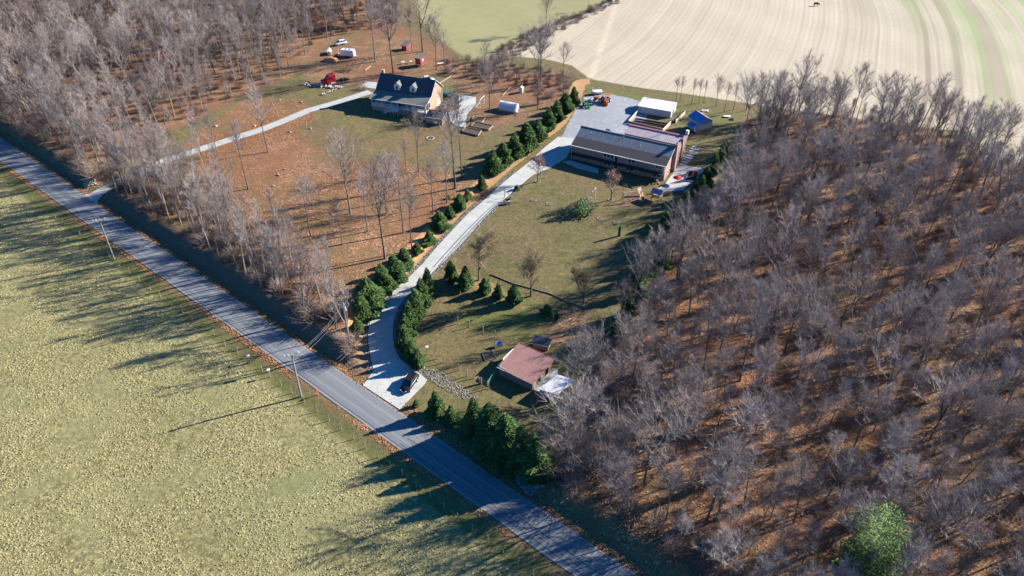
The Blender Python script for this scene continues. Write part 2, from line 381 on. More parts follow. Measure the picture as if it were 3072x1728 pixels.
    fl = t.mix(t.math('MULTIPLY', t.ramp(wide, [(0.50, (0, 0, 0)), (0.54, (1, 1, 1))]), t.math('MULTIPLY', east, 0.6)), fl, (0.30, 0.24, 0.17))
    east2 = t.math('MULTIPLY', t.math('SUBTRACT', spx.outputs[0], 138.0), 1/30.0, True)
    fl = t.mix(t.math('MULTIPLY', t.ramp(band, [(0.44, (1, 1, 1)), (0.56, (0, 0, 0))]), t.math('MULTIPLY', east2, 0.65)), fl, (0.30, 0.37, 0.16))
    c = t.mix(th(sa.outputs[2], 0.7), c, fl)
    gv = t.mix(n_grain, (0.36, 0.375, 0.40), (0.22, 0.235, 0.26)); gv = t.mix(t.ramp(t.noise(W, 0.35, 4, 0.6, 1.5), [(0.5, (0, 0, 0)), (0.68, (0.5, 0.5, 0.5))]), gv, (0.46, 0.47, 0.49))
    c = t.mix(th(sb.outputs[1], 0.9), c, gv)
    t.color(c)
    hgtn = t.math('ADD', t.math('MULTIPLY', n_fine, 0.6), t.math('MULTIPLY', n_grain, 0.4))
    t.bump(hgtn, 0.9, 0.16)
    return t.m
# centre of the drill rows, from three points of one row
def circle(a, b, c):
    ax, ay = a; bx, by = b; cx, cy = c; d = 2*(ax*(by-cy)+bx*(cy-ay)+cx*(ay-by))
    ux = ((ax*ax+ay*ay)*(by-cy)+(bx*bx+by*by)*(cy-ay)+(cx*cx+cy*cy)*(ay-by))/d
    uy = ((ax*ax+ay*ay)*(cx-bx)+(bx*bx+by*by)*(ax-cx)+(cx*cx+cy*cy)*(bx-ax))/d
    return ux, uy
FC = circle(ray0(2776, 331, 1.8), ray0(2787, 121, 1.8), ray0(2743, 0, 1.8))
def fr(px, py): p = ray0(px, py, 1.8); return math.hypot(p[0]-FC[0], p[1]-FC[1])
FT = [(fr(2788, 200), 1.1, (0.26, 0.20, 0.15), 0.75), (fr(2822, 200), .8, (0.34, 0.27, 0.2), 0.5), (fr(2876, 200), 1.6, (0.27, 0.22, 0.16), 0.8), (fr(2960, 200), 3.0, (0.33, 0.36, 0.19), 0.6),
      (fr(3010, 200), 1.2, (0.32, 0.29, 0.2), 0.5), (fr(2545, 110), .7, (0.36, 0.30, 0.22), 0.6), (fr(2590, 110), .5, (0.38, 0.32, 0.23), 0.5), (fr(2640, 110), .6, (0.36, 0.31, 0.22), 0.5)]
M_GROUND = ground_material()
ny, nx = GX.shape
VV = np.stack([GX, GY, GH], -1).reshape(-1, 3)
ii = (np.arange(ny-1)[:, None]*nx+np.arange(nx-1)[None, :]).ravel()
FF = np.stack([ii, ii+1, ii+nx+1, ii+nx], -1)
cls = np.zeros((ny-1, nx-1), int); mid = lambda a: a[:-1, :-1]
cls[mid(past) > 0.5] = 1; cls[mid(field) > 0.5] = 2; cls[mid(meadow) > 0.5] = 3
cls[(mid(leaf) > 0.6) & (mid(s) > 0)] = 4; cls[mid(gravel) > 0.5] = 5
inyard = mid(soft(Z_YARD, 1)) > 0.5; cls[inyard & (cls == 4)] = 6
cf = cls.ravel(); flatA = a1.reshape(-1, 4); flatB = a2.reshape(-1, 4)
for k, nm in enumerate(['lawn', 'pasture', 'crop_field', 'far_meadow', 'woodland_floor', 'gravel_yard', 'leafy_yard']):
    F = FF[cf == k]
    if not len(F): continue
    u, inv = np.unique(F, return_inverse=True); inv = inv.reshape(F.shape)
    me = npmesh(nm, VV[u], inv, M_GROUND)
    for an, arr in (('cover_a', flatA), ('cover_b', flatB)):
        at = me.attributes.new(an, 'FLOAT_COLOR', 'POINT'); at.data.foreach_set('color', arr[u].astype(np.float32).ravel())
    me.polygons.foreach_set('use_smooth', [True]*len(me.polygons))
    link(nm, me, kind='structure')
# outer country to the horizon (same height at the seam)
t = NT('far_land', 0.95); W = t.world()
t.color(t.mix(t.ramp(t.noise(W, 0.006, 3), [(0.45, (0, 0, 0)), (0.5, (1, 1, 1))]), (0.20, 0.19, 0.08), (0.16, 0.12, 0.085)))
b = MB(); zz = lambda x, y: hz(x, y)-0.02
E_ = 6000
xs = [-330, -165, 0, 165, 330]
ring_in = [(x, 25) for x in xs]+[(330, y) for y in (130, 230, 350, 468)]+[(x, 468) for x in xs[::-1][1:]]+[(-330, y) for y in (350, 230, 130)]
n_ = len(ring_in); vs = [(x, y, zz(x, y)-0.3) for x, y in ring_in]
for x, y in ring_in:
    vs.append(((x)*E_/330.0, (y-246)*E_/221.0+246, -5))
b.add(vs, [(i, (i+1) % n_, (i+1) % n_+n_, i+n_) for i in range(n_)])
b.build('distant_land', t.m, kind='structure')

# ------------------------------------------------------------------ road
def asphalt():
    t = NT('old_asphalt', 0.9); W = t.world()
    n1 = t.noise(W, 8, 4, 0.7); n2 = t.noise(W, 0.3, 3)
    c = t.mix(n1, (0.215, 0.23, 0.245), (0.155, 0.168, 0.18)); c = t.mix(t.ramp(n2, [(0.4, (0, 0, 0)), (0.65, (0.6, 0.6, 0.6))]), c, (0.185, 0.195, 0.205))
    d = t.n('VectorMath', {0: W, 1: (ROAD_N[0], ROAD_N[1], 0)}, 1, operation='DOT_PRODUCT'); off = float(RC0@ROAD_N)
    x = t.math('SUBTRACT', d, off); w = t.math('ADD', x, t.math('MULTIPLY', t.math('SUBTRACT', t.noise(W, 0.25, 2), 0.5), 0.5))
    tr = t.math('ABSOLUTE', t.math('SUBTRACT', t.math('ABSOLUTE', w), 1.15))
    c = t.mix(t.ramp(tr, [(0.0, (0.5, 0.5, 0.5)), (0.35, (0, 0, 0))]), c, (0.29, 0.30, 0.31))

    t.color(c); t.bump(n1, 0.3, 0.02); return t.m
M_ASPH = asphalt()
b = MB(); RLEN = (-260, 330); N = 118; px_ = []
for i in range(N+1):
    tt = RLEN[0]+(RLEN[1]-RLEN[0])*i/N
    # ragged edges
    e0 = ROAD_H+0.08*math.sin(tt*0.7)+0.05*math.sin(tt*2.1); e1 = ROAD_H+0.08*math.sin(tt*0.9+2)+0.05*math.sin(tt*2.6)
    p = RC0+ROAD_D*tt; q0 = p-ROAD_N*e0; q1 = p+ROAD_N*e1
    for q, z in ((q0, 0.0), (p, 0.07), (q1, 0.0)): b.v.append((q[0], q[1], z+0.06))
for i in range(N):
    for k in (0, 1): b.f.append((i*3+k, i*3+k+1, i*3+k+4, i*3+k+3))
road = b.build('road', M_ASPH, kind='structure')
# faint worn edge stripes on the near side
M_LINE = simple('worn_line_paint', (0.42, 0.43, 0.44), (0.30, 0.31, 0.32), 3.0)
for off, name in ((-ROAD_H+0.22, 'edge_line'), (ROAD_H-0.22, 'edge_line')):
    b = MB()
    for i in range(N+1):
        tt = RLEN[0]+(RLEN[1]-RLEN[0])*i/N; p = RC0+ROAD_D*tt
        for w in (-0.05, 0.05):
            q = p+ROAD_N*(off+w); b.v.append((q[0], q[1], 0.06+0.07*(1-abs(off+w)/ROAD_H)+0.006))
    b.f = [(i*2, i*2+1, i*2+3, i*2+2) for i in range(N)]
    b.build(name, M_LINE, road)
t = NT('tar_seal', 0.6); t.color((0.035, 0.035, 0.04)); M_TAR = t.m
for off, a0, a1_ in ((-1.9, 150, 215), (-0.35, 150, 212), (-1.2, 152, 205), (-2.3, 90, 160)):
    b = MB(); n_ = 30
    for i in range(n_+1):
        tt = a0+(a1_-a0)*i/n_; p = RC0+ROAD_D*tt
        for w in (-0.035, 0.035):
            oo = off+w+0.05*math.sin(tt*0.5); q = p+ROAD_N*oo; b.v.append((q[0], q[1], 0.06+0.07*(1-abs(oo)/ROAD_H)+0.012))
    b.f = [(i*2, i*2+1, i*2+3, i*2+2) for i in range(n_)]
    b.build('crack_seal', M_TAR, road)

# ------------------------------------------------------------------ concrete
def concrete(name, c1, c2):
    t = NT(name, 0.85); W = t.world()
    c = t.mix(t.ramp(t.noise(W, 0.4, 5, 0.65), [(0.35, (0, 0, 0)), (0.7, (1, 1, 1))]), c1, c2)
    c = t.mix(t.math('MULTIPLY', t.noise(W, 6, 3), 0.25), c, tuple(v*0.7 for v in c2)); t.color(c); t.bump(t.noise(W, 12, 3), 0.2, 0.02); return t.m
M_CONC = concrete('pale_concrete', (0.57, 0.565, 0.53), (0.44, 0.445, 0.42))
M_CONC2 = concrete('weathered_concrete', (0.50, 0.50, 0.48), (0.40, 0.41, 0.40))
def slabs(name, pairs, mat, step=4.0, lift=0.09, label=None):
    """a drive of cast slabs with open joints between"""
    root = bpy.data.objects.new(name, None); COL.objects.link(root); root['kind'] = 'structure'
    Ls = [np.array(Gp(*p[0])[:2]) if not isinstance(p[0], np.ndarray) else p[0] for p in pairs]
    Rs = [np.array(Gp(*p[1])[:2]) if not isinstance(p[1], np.ndarray) else p[1] for p in pairs]
    C = [(a+b_)/2 for a, b_ in zip(Ls, Rs)]
    cum = [0]
    for i in range(len(C)-1): cum.append(cum[-1]+float(np.hypot(*(C[i+1]-C[i]))))
    n = max(1, round(cum[-1]/step)); ts = np.linspace(0, cum[-1], n+1)
    def at(arr, tq): return np.array([np.interp(tq, cum, [a[0] for a in arr]), np.interp(tq, cum, [a[1] for a in arr])])
    for i in range(n):
        b = MB(); sub = 4; a0, a1_ = ts[i]+0.02, ts[i+1]-0.02
        row = []
        for k in range(sub+1):
            tq = a0+(a1_-a0)*k/sub; l, r = at(Ls, tq), at(Rs, tq)
            row.append([l+(r-l)*u for u in (0, 0.33, 0.67, 1)])
        vs = []
        for rw in row:
            for q in rw: vs.append((q[0], q[1], hz(q[0], q[1])+lift))
        m = len(vs); vs += [(x, y, z-lift-0.25) for x, y, z in vs[:m]]
        fs = []
        for k in range(sub):
            for j in range(3): fs.append((k*4+j, k*4+j+1, k*4+j+5, k*4+j+4))
            fs.append((k*4, k*4+4, k*4+4+m, k*4+m)); fs.append((k*4+3, k*4+3+m, k*4+7+m, k*4+7))
        for j in range(3): fs.append((j, j+m, j+1+m, j+1)); e = sub*4; fs.append((e+j, e+j+1, e+j+1+m, e+j+m))
        b.add(vs, fs); b.build('concrete_slab', mat, root)
    return root
slabs('driveway', DRV, M_CONC, 4.2)
d2 = []
for i, p in enumerate(DRV2):
    a = DRV2[max(0, i-1)]; c = DRV2[min(len(DRV2)-1, i+1)]; d = (c-a)/np.hypot(*(c-a)); n = np.array([-d[1], d[0]])
    w = 2.6 if i == 0 else 1.45
    d2.append((p+n*w, p-n*w))
edge = RC0+ROAD_D*float((DRV2[0]-RC0)@ROAD_D)+ROAD_N*(ROAD_H+0.05)
d2[0] = (edge-ROAD_D*3.4, edge+ROAD_D*3.4); d2.insert(1, (DRV2[0]+ROAD_N*0.9-ROAD_D*2.3, DRV2[0]+ROAD_N*0.9+ROAD_D*2.3))
slabs('side_driveway', d2, M_CONC2, 4.5)
def pad(name, pts, mat, lift=0.10, kind='structure', parent=None):
    P_ = [Gp(*p) for p in pts]; zt = max(p[2] for p in P_)+lift
    b = MB(); b.slab([(p[0], p[1], zt) for p in P_], 0.7); return b.build(name, mat, parent, **({'kind': kind} if kind else {}))
pad('forecourt', [(1373, 283), (1428, 293), (1428, 312), (1412, 330), (1400, 345), (1396, 384), (1372, 380), (1352, 366), (1345, 340), (1378, 322), (1376, 300)], M_CONC)
pad('carport_slab', [(1082, 262), (1098, 246), (1140, 250), (1132, 268)], M_CONC2)
pad('patio', [(1958, 578), (1994, 554), (2033, 500), (2062, 498), (2110, 506), (2118, 516), (2080, 548), (2062, 560), (2050, 572), (2012, 576)], M_CONC2)
pad('front_patio', [(1690, 486), (1712, 482), (1760, 496), (1796, 508), (1794, 520), (1735, 506)], M_CONC2)

# grass tussocks of the pasture, fallen leaves, rip-rap: nobody could count them
def scatter(n, poly, keep=None):
    poly = np.asarray(poly); lo, hi = poly.min(0), poly.max(0); out = []; tot = 0
    while tot < n:
        P_ = lo+NR.rand(n*2, 2)*(hi-lo); P_ = P_[sd_poly(P_, poly) > 0]
        if keep is not None: P_ = P_[keep(P_)]
        if not len(P_): break
        out.append(P_); tot += len(P_)
    return np.concatenate(out)[:n]
t = NT('dry_tussock_grass', 0.95); W = t.world()
c = t.mix(t.ramp(t.noise(W, 0.22, 5, 0.65), [(0.3, (0, 0, 0)), (0.65, (1, 1, 1))]), (0.42, 0.35, 0.17), (0.29, 0.255, 0.105))
t.color(t.mix(t.noise(W, 3.0, 3), c, (0.40, 0.36, 0.19))); M_TUS = t.m
VIEWP = [ray0(*p) for p in ((-60, 380), (3140, 1900), (-100, 1900))]
viewp = [ray0(-80, 440), ray0(1800, 1740), ray0(1500, 1800), ray0(-80, 1800)]
P_ = scatter(34000, viewp, lambda P: (road_s(P) < -8) & (np.sin(P[:, 0]*0.35+np.sin(P[:, 1]*0.21)*2)*np.sin(P[:, 1]*0.31+1)+NR.rand(len(P))*1.2 > 0.35))
n = len(P_); z = hgt(P_); r = 0.07+0.17*NR.rand(n)**2; h = 0.04+0.14*NR.rand(n); a0 = NR.rand(n)*6.28
V = np.zeros((n, 5, 3)); V[:, 4, 0] = P_[:, 0]+NR.randn(n)*0.07; V[:, 4, 1] = P_[:, 1]+NR.randn(n)*0.07; V[:, 4, 2] = z+h
for k in range(4):
    rr_ = r*(0.7+0.6*NR.rand(n)); V[:, k, 0] = P_[:, 0]+rr_*np.cos(a0+k*1.5708); V[:, k, 1] = P_[:, 1]+rr_*np.sin(a0+k*1.5708); V[:, k, 2] = z-0.02
F = (np.arange(n)[:, None, None]*5+np.array([[0, 1, 4], [1, 2, 4], [2, 3, 4], [3, 0, 4]])[None]).reshape(-1, 3)
link('tussock_grass', npmesh('tussock_grass', V.reshape(-1, 3), F, M_TUS), kind='stuff')

def flat_bits(name, P_, size, mat, lift=0.03, tilt=0.35):
    n = len(P_); z = hgt(P_)+lift+NR.rand(n)*0.04; s_ = size[0]+(size[1]-size[0])*NR.rand(n); a = NR.rand(n)*6.28
    V = np.zeros((n, 4, 3)); tx = NR.randn(n)*tilt; ty = NR.randn(n)*tilt
    for k in range(4):
        dx = s_*np.cos(a+k*1.5708)*(1 if k % 2 else 0.7); dy = s_*np.sin(a+k*1.5708)*(1 if k % 2 else 0.7)
        V[:, k, 0] = P_[:, 0]+dx; V[:, k, 1] = P_[:, 1]+dy; V[:, k, 2] = z+np.maximum(dx*tx+dy*ty, -lift)
    F = np.arange(n*4).reshape(n, 4)
    return link(name, npmesh(name, V.reshape(-1, 3), F, mat), kind='stuff')
t = NT('fallen_leaves', 0.8); W = t.world()
wv = t.n('TexWhiteNoise', {'Vector': t.n('VectorMath', {0: W, 1: (3.0, 3.0, 0.0)}, operation='MULTIPLY')}, 0)
t.color(t.ramp(wv, [(0.0, (0.20, 0.08, 0.04)), (0.4, (0.38, 0.16, 0.06)), (0.75, (0.52, 0.26, 0.11)), (1.0, (0.66, 0.42, 0.24))])); M_LEAF = t.m
Pl = scatter(26000, Z_YARD, lambda P: NR.rand(len(P)) < 0.2+0.8*(np.sin(P[:, 0]*0.12+2)*np.sin(P[:, 1]*0.1) > -0.2))
Pr = scatter(26000, [ray0(1400, 1300, 1), ray0(2100, 700, 1), ray0(3200, 650, 1), ray0(3200, 1800, 1), ray0(1900, 1800, 1)], lambda P: (sd_poly(P, WOODR) > 0) & (road_s(P) > 4))
Ps = np.concatenate([scatter(2500, Z_GARDEN), scatter(2500, Z_SITE)])
Pv = scatter(9000, [RC0+ROAD_D*t_+ROAD_N*s_ for t_, s_ in ((0, 2.4), (235, 2.4), (235, 5.2), (0, 5.2))])
Pw = scatter(4000, [RC0+ROAD_D*t_+ROAD_N*s_ for t_, s_ in ((0, -2.6), (235, -2.6), (235, -3.9), (0, -3.9))], lambda P: NR.rand(len(P)) < 0.5+0.5*np.sin(road_t(P)*0.13))
flat_bits('leaf_litter', np.concatenate([Pl, Pr, Pv, Pw, Ps]), (0.09, 0.19), M_LEAF)
def rocks(name, P_, size, mat, **kw):
    n = len(P_); z = hgt(P_); s_ = size[0]+(size[1]-size[0])*NR.rand(n)**3
    base = np.array([(1, 0, 0), (-1, 0, 0), (0, 1, 0), (0, -1, 0), (0, 0, 1), (0, 0, -1)], float)
    V = base[None]*s_[:, None, None]*(0.65+0.6*NR.rand(n, 6, 1)); a = NR.rand(n)*6.28; c, s2 = np.cos(a)[:, None], np.sin(a)[:, None]
    X = V[..., 0]*c-V[..., 1]*s2; Y = V[..., 0]*s2+V[..., 1]*c; V[..., 0] = X; V[..., 1] = Y
    V[..., 0] += P_[:, 0, None]; V[..., 1] += P_[:, 1, None]; V[..., 2] = V[..., 2]*0.7+(z+s_*0.25)[:, None]
    f = np.array([(0, 2, 4), (2, 1, 4), (1, 3, 4), (3, 0, 4), (2, 0, 5), (1, 2, 5), (3, 1, 5), (0, 3, 5)])
    F = (np.arange(n)[:, None, None]*6+f[None]).reshape(-1, 3)
    return link(name, npmesh(name, V.reshape(-1, 3), F, mat), kind='stuff')
t = NT('riprap_stone', 0.85); W = t.world(); t.color(t.ramp(t.noise(W, 1.7, 2), [(0.3, (0.13, 0.13, 0.15)), (0.5, (0.28, 0.27, 0.28)), (0.7, (0.46, 0.43, 0.40))])); M_RIP = t.m
def along(side, i0, i1, off0, off1, n):
    pts = []
    arr = [np.array(Gp(*p[side])[:2]) for p in DRV[i0:i1]]
    L_ = [np.hypot(*(arr[i+1]-arr[i])) for i in range(len(arr)-1)]; cum = np.concatenate([[0], np.cumsum(L_)])
    u = NR.rand(n)*cum[-1]; x = np.interp(u, cum, [a[0] for a in arr]); y = np.interp(u, cum, [a[1] for a in arr])
    i = np.clip(np.searchsorted(cum, u)-1, 0, len(arr)-2); d = np.array([(arr[j+1]-arr[j])/L_[j] for j in i])
    nrm = np.stack([-d[:, 1], d[:, 0]], -1)*(1 if side == 0 else -1)
    return np.stack([x, y], -1)+nrm*(off0+(off1-off0)*NR.rand(n))[:, None]
swale = scatter(900, [np.array(Gp(*p)[:2]) for p in ((1236, 1105), (1268, 1098), (1330, 1120), (1390, 1165), (1432, 1190), (1410, 1205), (1350, 1180), (1290, 1140))])
rocks('riprap', np.concatenate([along(0, 1, 20, 0.1, 1.0, 3600), along(1, 3, 19, 0.1, 0.7, 2300), swale]), (0.05, 0.19), M_RIP)
pr = scatter(260, [np.array(Gp(*p)[:2]) for p in ((250, 545), (290, 540), (296, 556), (252, 566))])
rocks('gravel_bank', pr, (0.15, 0.35), simple('buff_stone', (0.55, 0.44, 0.33), (0.35, 0.26, 0.2), 2.0))
sh = scatter(1500, [np.array(Gp(*p)[:2]) for p in ((1560, 1415), (1640, 1400), (1625, 1455), (1590, 1490), (1545, 1440))])
rocks('loose_stone', sh, (0.08, 0.22), M_RIP)
# ------------------------------------------------------------------ building materials
def brick_mat(name, c1, c2, mortar):
    t = NT(name, 0.85); co = t.co()
    # courses on any vertical wall: use along-wall distance x+y and height
    sx = t.t.nodes.new('ShaderNodeSeparateXYZ'); t.t.links.new(co, sx.inputs[0]); cb = t.t.nodes.new('ShaderNodeCombineXYZ')
    t.t.links.new(t.math('ADD', sx.outputs[0], sx.outputs[1]), cb.inputs[0]); t.t.links.new(sx.outputs[2], cb.inputs[1])
    br = t.t.nodes.new('ShaderNodeTexBrick'); t.t.links.new(cb.outputs[0], br.inputs['Vector']); br.inputs['Scale'].default_value = 4.5
    br.inputs['Color1'].default_value = tuple(c1)+(1,); br.inputs['Color2'].default_value = tuple(c2)+(1,); br.inputs['Mortar'].default_value = tuple(mortar)+(1,)
    br.inputs['Mortar Size'].default_value = 0.012
    t.color(t.mix(t.ramp(t.noise(co, 0.7, 3), [(0.35, (0, 0, 0)), (0.7, (0.5, 0.5, 0.5))]), br.outputs[0], tuple(v*0.7 for v in c1))); return t.m
def shingle_mat(name, c1, c2, frost=None):
    t = NT(name, 0.8); co = t.co()
    sx = t.t.nodes.new('ShaderNodeSeparateXYZ'); t.t.links.new(co, sx.inputs[0]); cb = t.t.nodes.new('ShaderNodeCombineXYZ')
    t.t.links.new(sx.outputs[0], cb.inputs[0]); t.t.links.new(t.math('MULTIPLY', sx.outputs[1], 1.2), cb.inputs[1])
    br = t.t.nodes.new('ShaderNodeTexBrick'); t.t.links.new(cb.outputs[0], br.inputs['Vector']); br.inputs['Scale'].default_value = 3.2
    for k, c in (('Color1', c1), ('Color2', c2), ('Mortar', tuple(v*0.6 for v in c1))): br.inputs[k].default_value = tuple(c)+(1,)
    br.inputs['Mortar Size'].default_value = 0.03; c = br.outputs[0]
    st = t.n('VectorMath', {0: co, 1: (2.2, 0.25, 1)}, operation='MULTIPLY')
    c = t.mix(t.ramp(t.noise(st, 1.2, 4, 0.7), [(0.4, (0, 0, 0)), (0.75, (0.55, 0.55, 0.55))]), c, frost or tuple(v*1.5 for v in c2)); t.color(c); return t.m
def ribbed_mat(name, c1, c2):
    t = NT(name, 0.45); t.b.inputs['Metallic'].default_value = 0.25
    t.color(t.mix(t.ramp(t.noise(t.co(), 0.8, 5, 0.7), [(0.35, (0, 0, 0)), (0.7, (1, 1, 1))]), c1, c2)); return t.m
M_BRICK = brick_mat('buff_brick', (0.46, 0.30, 0.20), (0.38, 0.24, 0.16), (0.46, 0.40, 0.34))
M_BRICK2 = brick_mat('pink_brick', (0.42, 0.27, 0.23), (0.36, 0.22, 0.19), (0.45, 0.38, 0.34))
M_ROOF1 = shingle_mat('dark_shingles', (0.085, 0.10, 0.115), (0.07, 0.085, 0.10), (0.115, 0.12, 0.12))
M_ROOF1B = shingle_mat('sunlit_grey_shingles', (0.20, 0.21, 0.19), (0.17, 0.18, 0.165))  # paler copy of the dark shingles: sun on porch and dormer roofs painted in
M_ROOF2A = shingle_mat('grey_shingles', (0.19, 0.21, 0.24), (0.14, 0.16, 0.19), (0.34, 0.37, 0.42))
M_ROOF2B = shingle_mat('brown_shingles', (0.135, 0.115, 0.11), (0.115, 0.10, 0.095), (0.15, 0.13, 0.125))
M_WHITE = simple('white_paint', (0.80, 0.80, 0.78), (0.68, 0.68, 0.66), 1.5)
M_GLASS = NT('window_glass', 0.08); M_GLASS.color((0.03, 0.045, 0.06)); M_GLASS.b.inputs['Specular IOR Level'].default_value = 0.6; M_GLASS = M_GLASS.m
M_DARK = simple('dark_wood', (0.07, 0.055, 0.05), None, 2)
M_WOOD = simple('weathered_wood', (0.34, 0.28, 0.21), (0.22, 0.18, 0.14), 3.0, bump=0.3)
M_TIMBER = simple('fresh_timber', (0.52, 0.40, 0.26), (0.40, 0.29, 0.18), 3.0)
M_POST = simple('post_wood', (0.42, 0.36, 0.27), (0.28, 0.24, 0.18), 4.0)
M_PINKM = ribbed_mat('faded_maroon_metal', (0.40, 0.17, 0.20), (0.30, 0.12, 0.15))
M_REDM = ribbed_mat('red_ribbed_metal', (0.38, 0.20, 0.175), (0.26, 0.12, 0.105))
M_MAROON = ribbed_mat('maroon_grey_rib', (0.30, 0.22, 0.24), (0.22, 0.15, 0.17))
M_RIBW = ribbed_mat('pale_ribbed_metal', (0.70, 0.66, 0.66), (0.52, 0.46, 0.47))
M_WHM = ribbed_mat('white_sheet_metal', (0.82, 0.82, 0.82), (0.68, 0.69, 0.70))
M_BLUEM = ribbed_mat('blue_metal', (0.10, 0.34, 0.66), (0.05, 0.22, 0.50))
M_BLUEW = simple('blue_grey_siding', (0.30, 0.40, 0.50), (0.24, 0.33, 0.42), 2)
M_GALV = ribbed_mat('galvanised_steel', (0.60, 0.62, 0.64), (0.42, 0.44, 0.47))
M_STEEL = simple('dull_steel', (0.25, 0.25, 0.26), None, 3, 0.5, 0.6)
M_BLACK = simple('black_rubber', (0.02, 0.02, 0.022), (0.035, 0.035, 0.035), 3)
M_RED = simple('red_paint', (0.52, 0.02, 0.03), (0.42, 0.02, 0.03), 2, 0.4)
M_BARNRED = simple('barn_red_boards', (0.40, 0.09, 0.07), (0.30, 0.06, 0.05), 2)
M_PLAST = NT('milky_plastic', 0.35); M_PLAST.color((0.72, 0.76, 0.80)); M_PLAST.b.inputs['Transmission Weight'].default_value = 0.25; M_PLAST = M_PLAST.m
M_SOIL = simple('garden_soil', (0.12, 0.085, 0.06), (0.07, 0.05, 0.035), 3)
M_MULCH = simple('bark_mulch', (0.24, 0.135, 0.085), (0.15, 0.085, 0.055), 2.5)
M_STONE = simple('field_stone', (0.46, 0.42, 0.38), (0.30, 0.27, 0.25), 3)
M_STONEP = simple('pale_stone', (0.62, 0.58, 0.53), (0.45, 0.42, 0.38), 3)

def window(parent, u, v, z, w, h, face='front', n=2):
    """framed window: frame proud of the wall, one pane object per light"""
    b = MB(); f = 0.09
    def bx(bb, x0, x1, z0, z1, d0, d1):
        if face == 'front': bb.box(u+x0, u+x1, v-d1, v-d0, z+z0, z+z1)
        else: bb.box(u+d0, u+d1, v+x0, v+x1, z+z0, z+z1)
    bx(b, -f, w+f, -f, 0, 0, 0.07); bx(b, -f, w+f, h, h+f, 0, 0.07)
    for i in range(n+1):
        x = -f+(w+f)*i/n; bx(b, x, x+f, 0, h, 0, 0.066)
    wf = b.build('window', M_WHITE, parent)
    for i in range(n):
        p = MB(); bx(p, (w+f)*i/n, (w+f)*(i+1)/n-f, 0, h, 0.01, 0.03); p.build('pane', M_GLASS, wf)
    return wf
def gable_walls(b, L, v0, v1, ze, zr, vr):
    b.prism_dummy = 0
    vs = []
    for x in (-L, 0): vs += [(x, v0, -0.6), (x, v1, -0.6), (x, v1, ze), (x, vr, zr), (x, v0, ze)]
    b.add(vs, [(0, 1, 2, 3, 4), (9, 8, 7, 6, 5), (0, 4, 9, 5), (1, 6, 7, 2), (0, 5, 6, 1), (4, 3, 8, 9), (3, 2, 7, 8)])
def roof_plane(x0, x1, va, za, vb, zb, th=0.14):
    b = MB(); b.slab([(x0, va, za), (x1, va, za), (x1, vb, zb), (x0, vb, zb)], th); return b
def ribs(x0, x1, va, za, vb, zb, step, w=0.05, h=0.05):
    b = MB(); n = int((x1-x0)/step)
    for i in range(n+1):
        x = x0+i*step; b.add([(x-w, va, za+0.002), (x+w, va, za+0.002), (x, va, za+h), (x-w, vb, zb+0.002), (x+w, vb, zb+0.002), (x, vb, zb+h)],
                             [(0, 1, 2), (5, 4, 3), (0, 3, 4, 1), (1, 4, 5, 2), (2, 5, 3, 0)])
    return b

# ------------------------------------------------------------------ the long brick house
gz = hz(37.4, 163.7)
B2 = thing('brick_house', (37.41, 163.72, gz), R(-27.64), 'long two-storey pink brick house with grey and brown shingle roof beside the gravel yard', 'house')
L = 24.65; HE, HR, DR = 4.1, 6.8, 5.85
b = MB(); gable_walls(b, L, 0, 11.2, HE-0.05, HR-0.12, DR); b.build('wall', M_BRICK2, B2)
vm = 2.4; zm = HE+0.1+(HR-HE-0.1)*(vm+0.55)/(DR+0.55)
roof_plane(-L-0.35, 0.35, -0.55, HE+0.1, vm, zm).build('roof', M_ROOF2B, B2, label='brown lower roof slope')
roof_plane(-L-0.35, 0.35, vm+0.002, zm, DR, HR).build('roof', M_ROOF2A, B2, label='pale grey upper roof slope')
roof_plane(-L-0.35, 0.35, DR+0.002, HR, 11.4, HE+0.2).build('roof', M_ROOF2A, B2)
b = MB(); b.box(-L-0.4, 0.4, DR-0.12, DR+0.12, HR-0.02, HR+0.07); b.build('ridge_cap', M_DARK, B2)
b = MB(); b.box(-L-0.4, 0.4, -0.72, -0.57, HE-0.06, HE+0.12); b.build('gutter', M_WHITE, B2)
for x in (-L-0.36, 0.36):
    b = MB(); b.tube([(x, -0.55, HE+0.06), (x, DR, HR-0.04)], 0.08, 4); b.build('barge_board', M_WHITE, B2)
uq = lambda px: -L*(1992-px)/276.0
for a, c, n in ((1811, 1841, 3), (1883.7, 1905, 2), (1963.4, 1984, 2)): window(B2, uq(a), 0, 2.95, uq(c)-uq(a), 0.8, n=n)
for a, c in ((1813, 1834), (1880.7, 1902.7), (1959.6, 1981.7)): window(B2, uq(a), 0, 0.65, uq(c)-uq(a), 1.0)
for z0, z1, m in ((2.1, 3.85, M_DARK), (0, 1.75, M_DARK)):
    b = MB(); b.box(uq(1845), uq(1855), -0.05, -0.01, z0, z1); d = b.build('door', m, B2)
    b = MB(); b.box(uq(1843.5), uq(1844.8), -0.09, -0.002, z0, z1+0.1); b.box(uq(1855.2), uq(1856.5), -0.09, -0.002, z0, z1+0.1); b.build('door_frame', M_WHITE, B2)
b = MB(); b.box(-L, -0.1, -1.35, -0.003, 1.85, 2.05); b.build('balcony_deck', M_DARK, B2)
b = MB(); b.box(-L, -0.1, -1.38, -1.33, 2.35, 2.42)
for i in range(60): b.box(-L+0.2+i*0.41, -L+0.23+i*0.41, -1.37, -1.34, 2.05, 2.35)
b.build('balcony_railing', M_DARK, B2, kind='stuff')
for i in range(7):
    b = MB(); x = -L+0.5+i*3.95; b.box(x, x+0.12, -1.32, -1.2, -0.3, 1.85); b.build('post', M_DARK, B2)
b = MB(); b.box(-L-0.1, -L, -0.66, -0.56, 0, HE-0.06); b.build('downpipe', M_WHITE, B2)
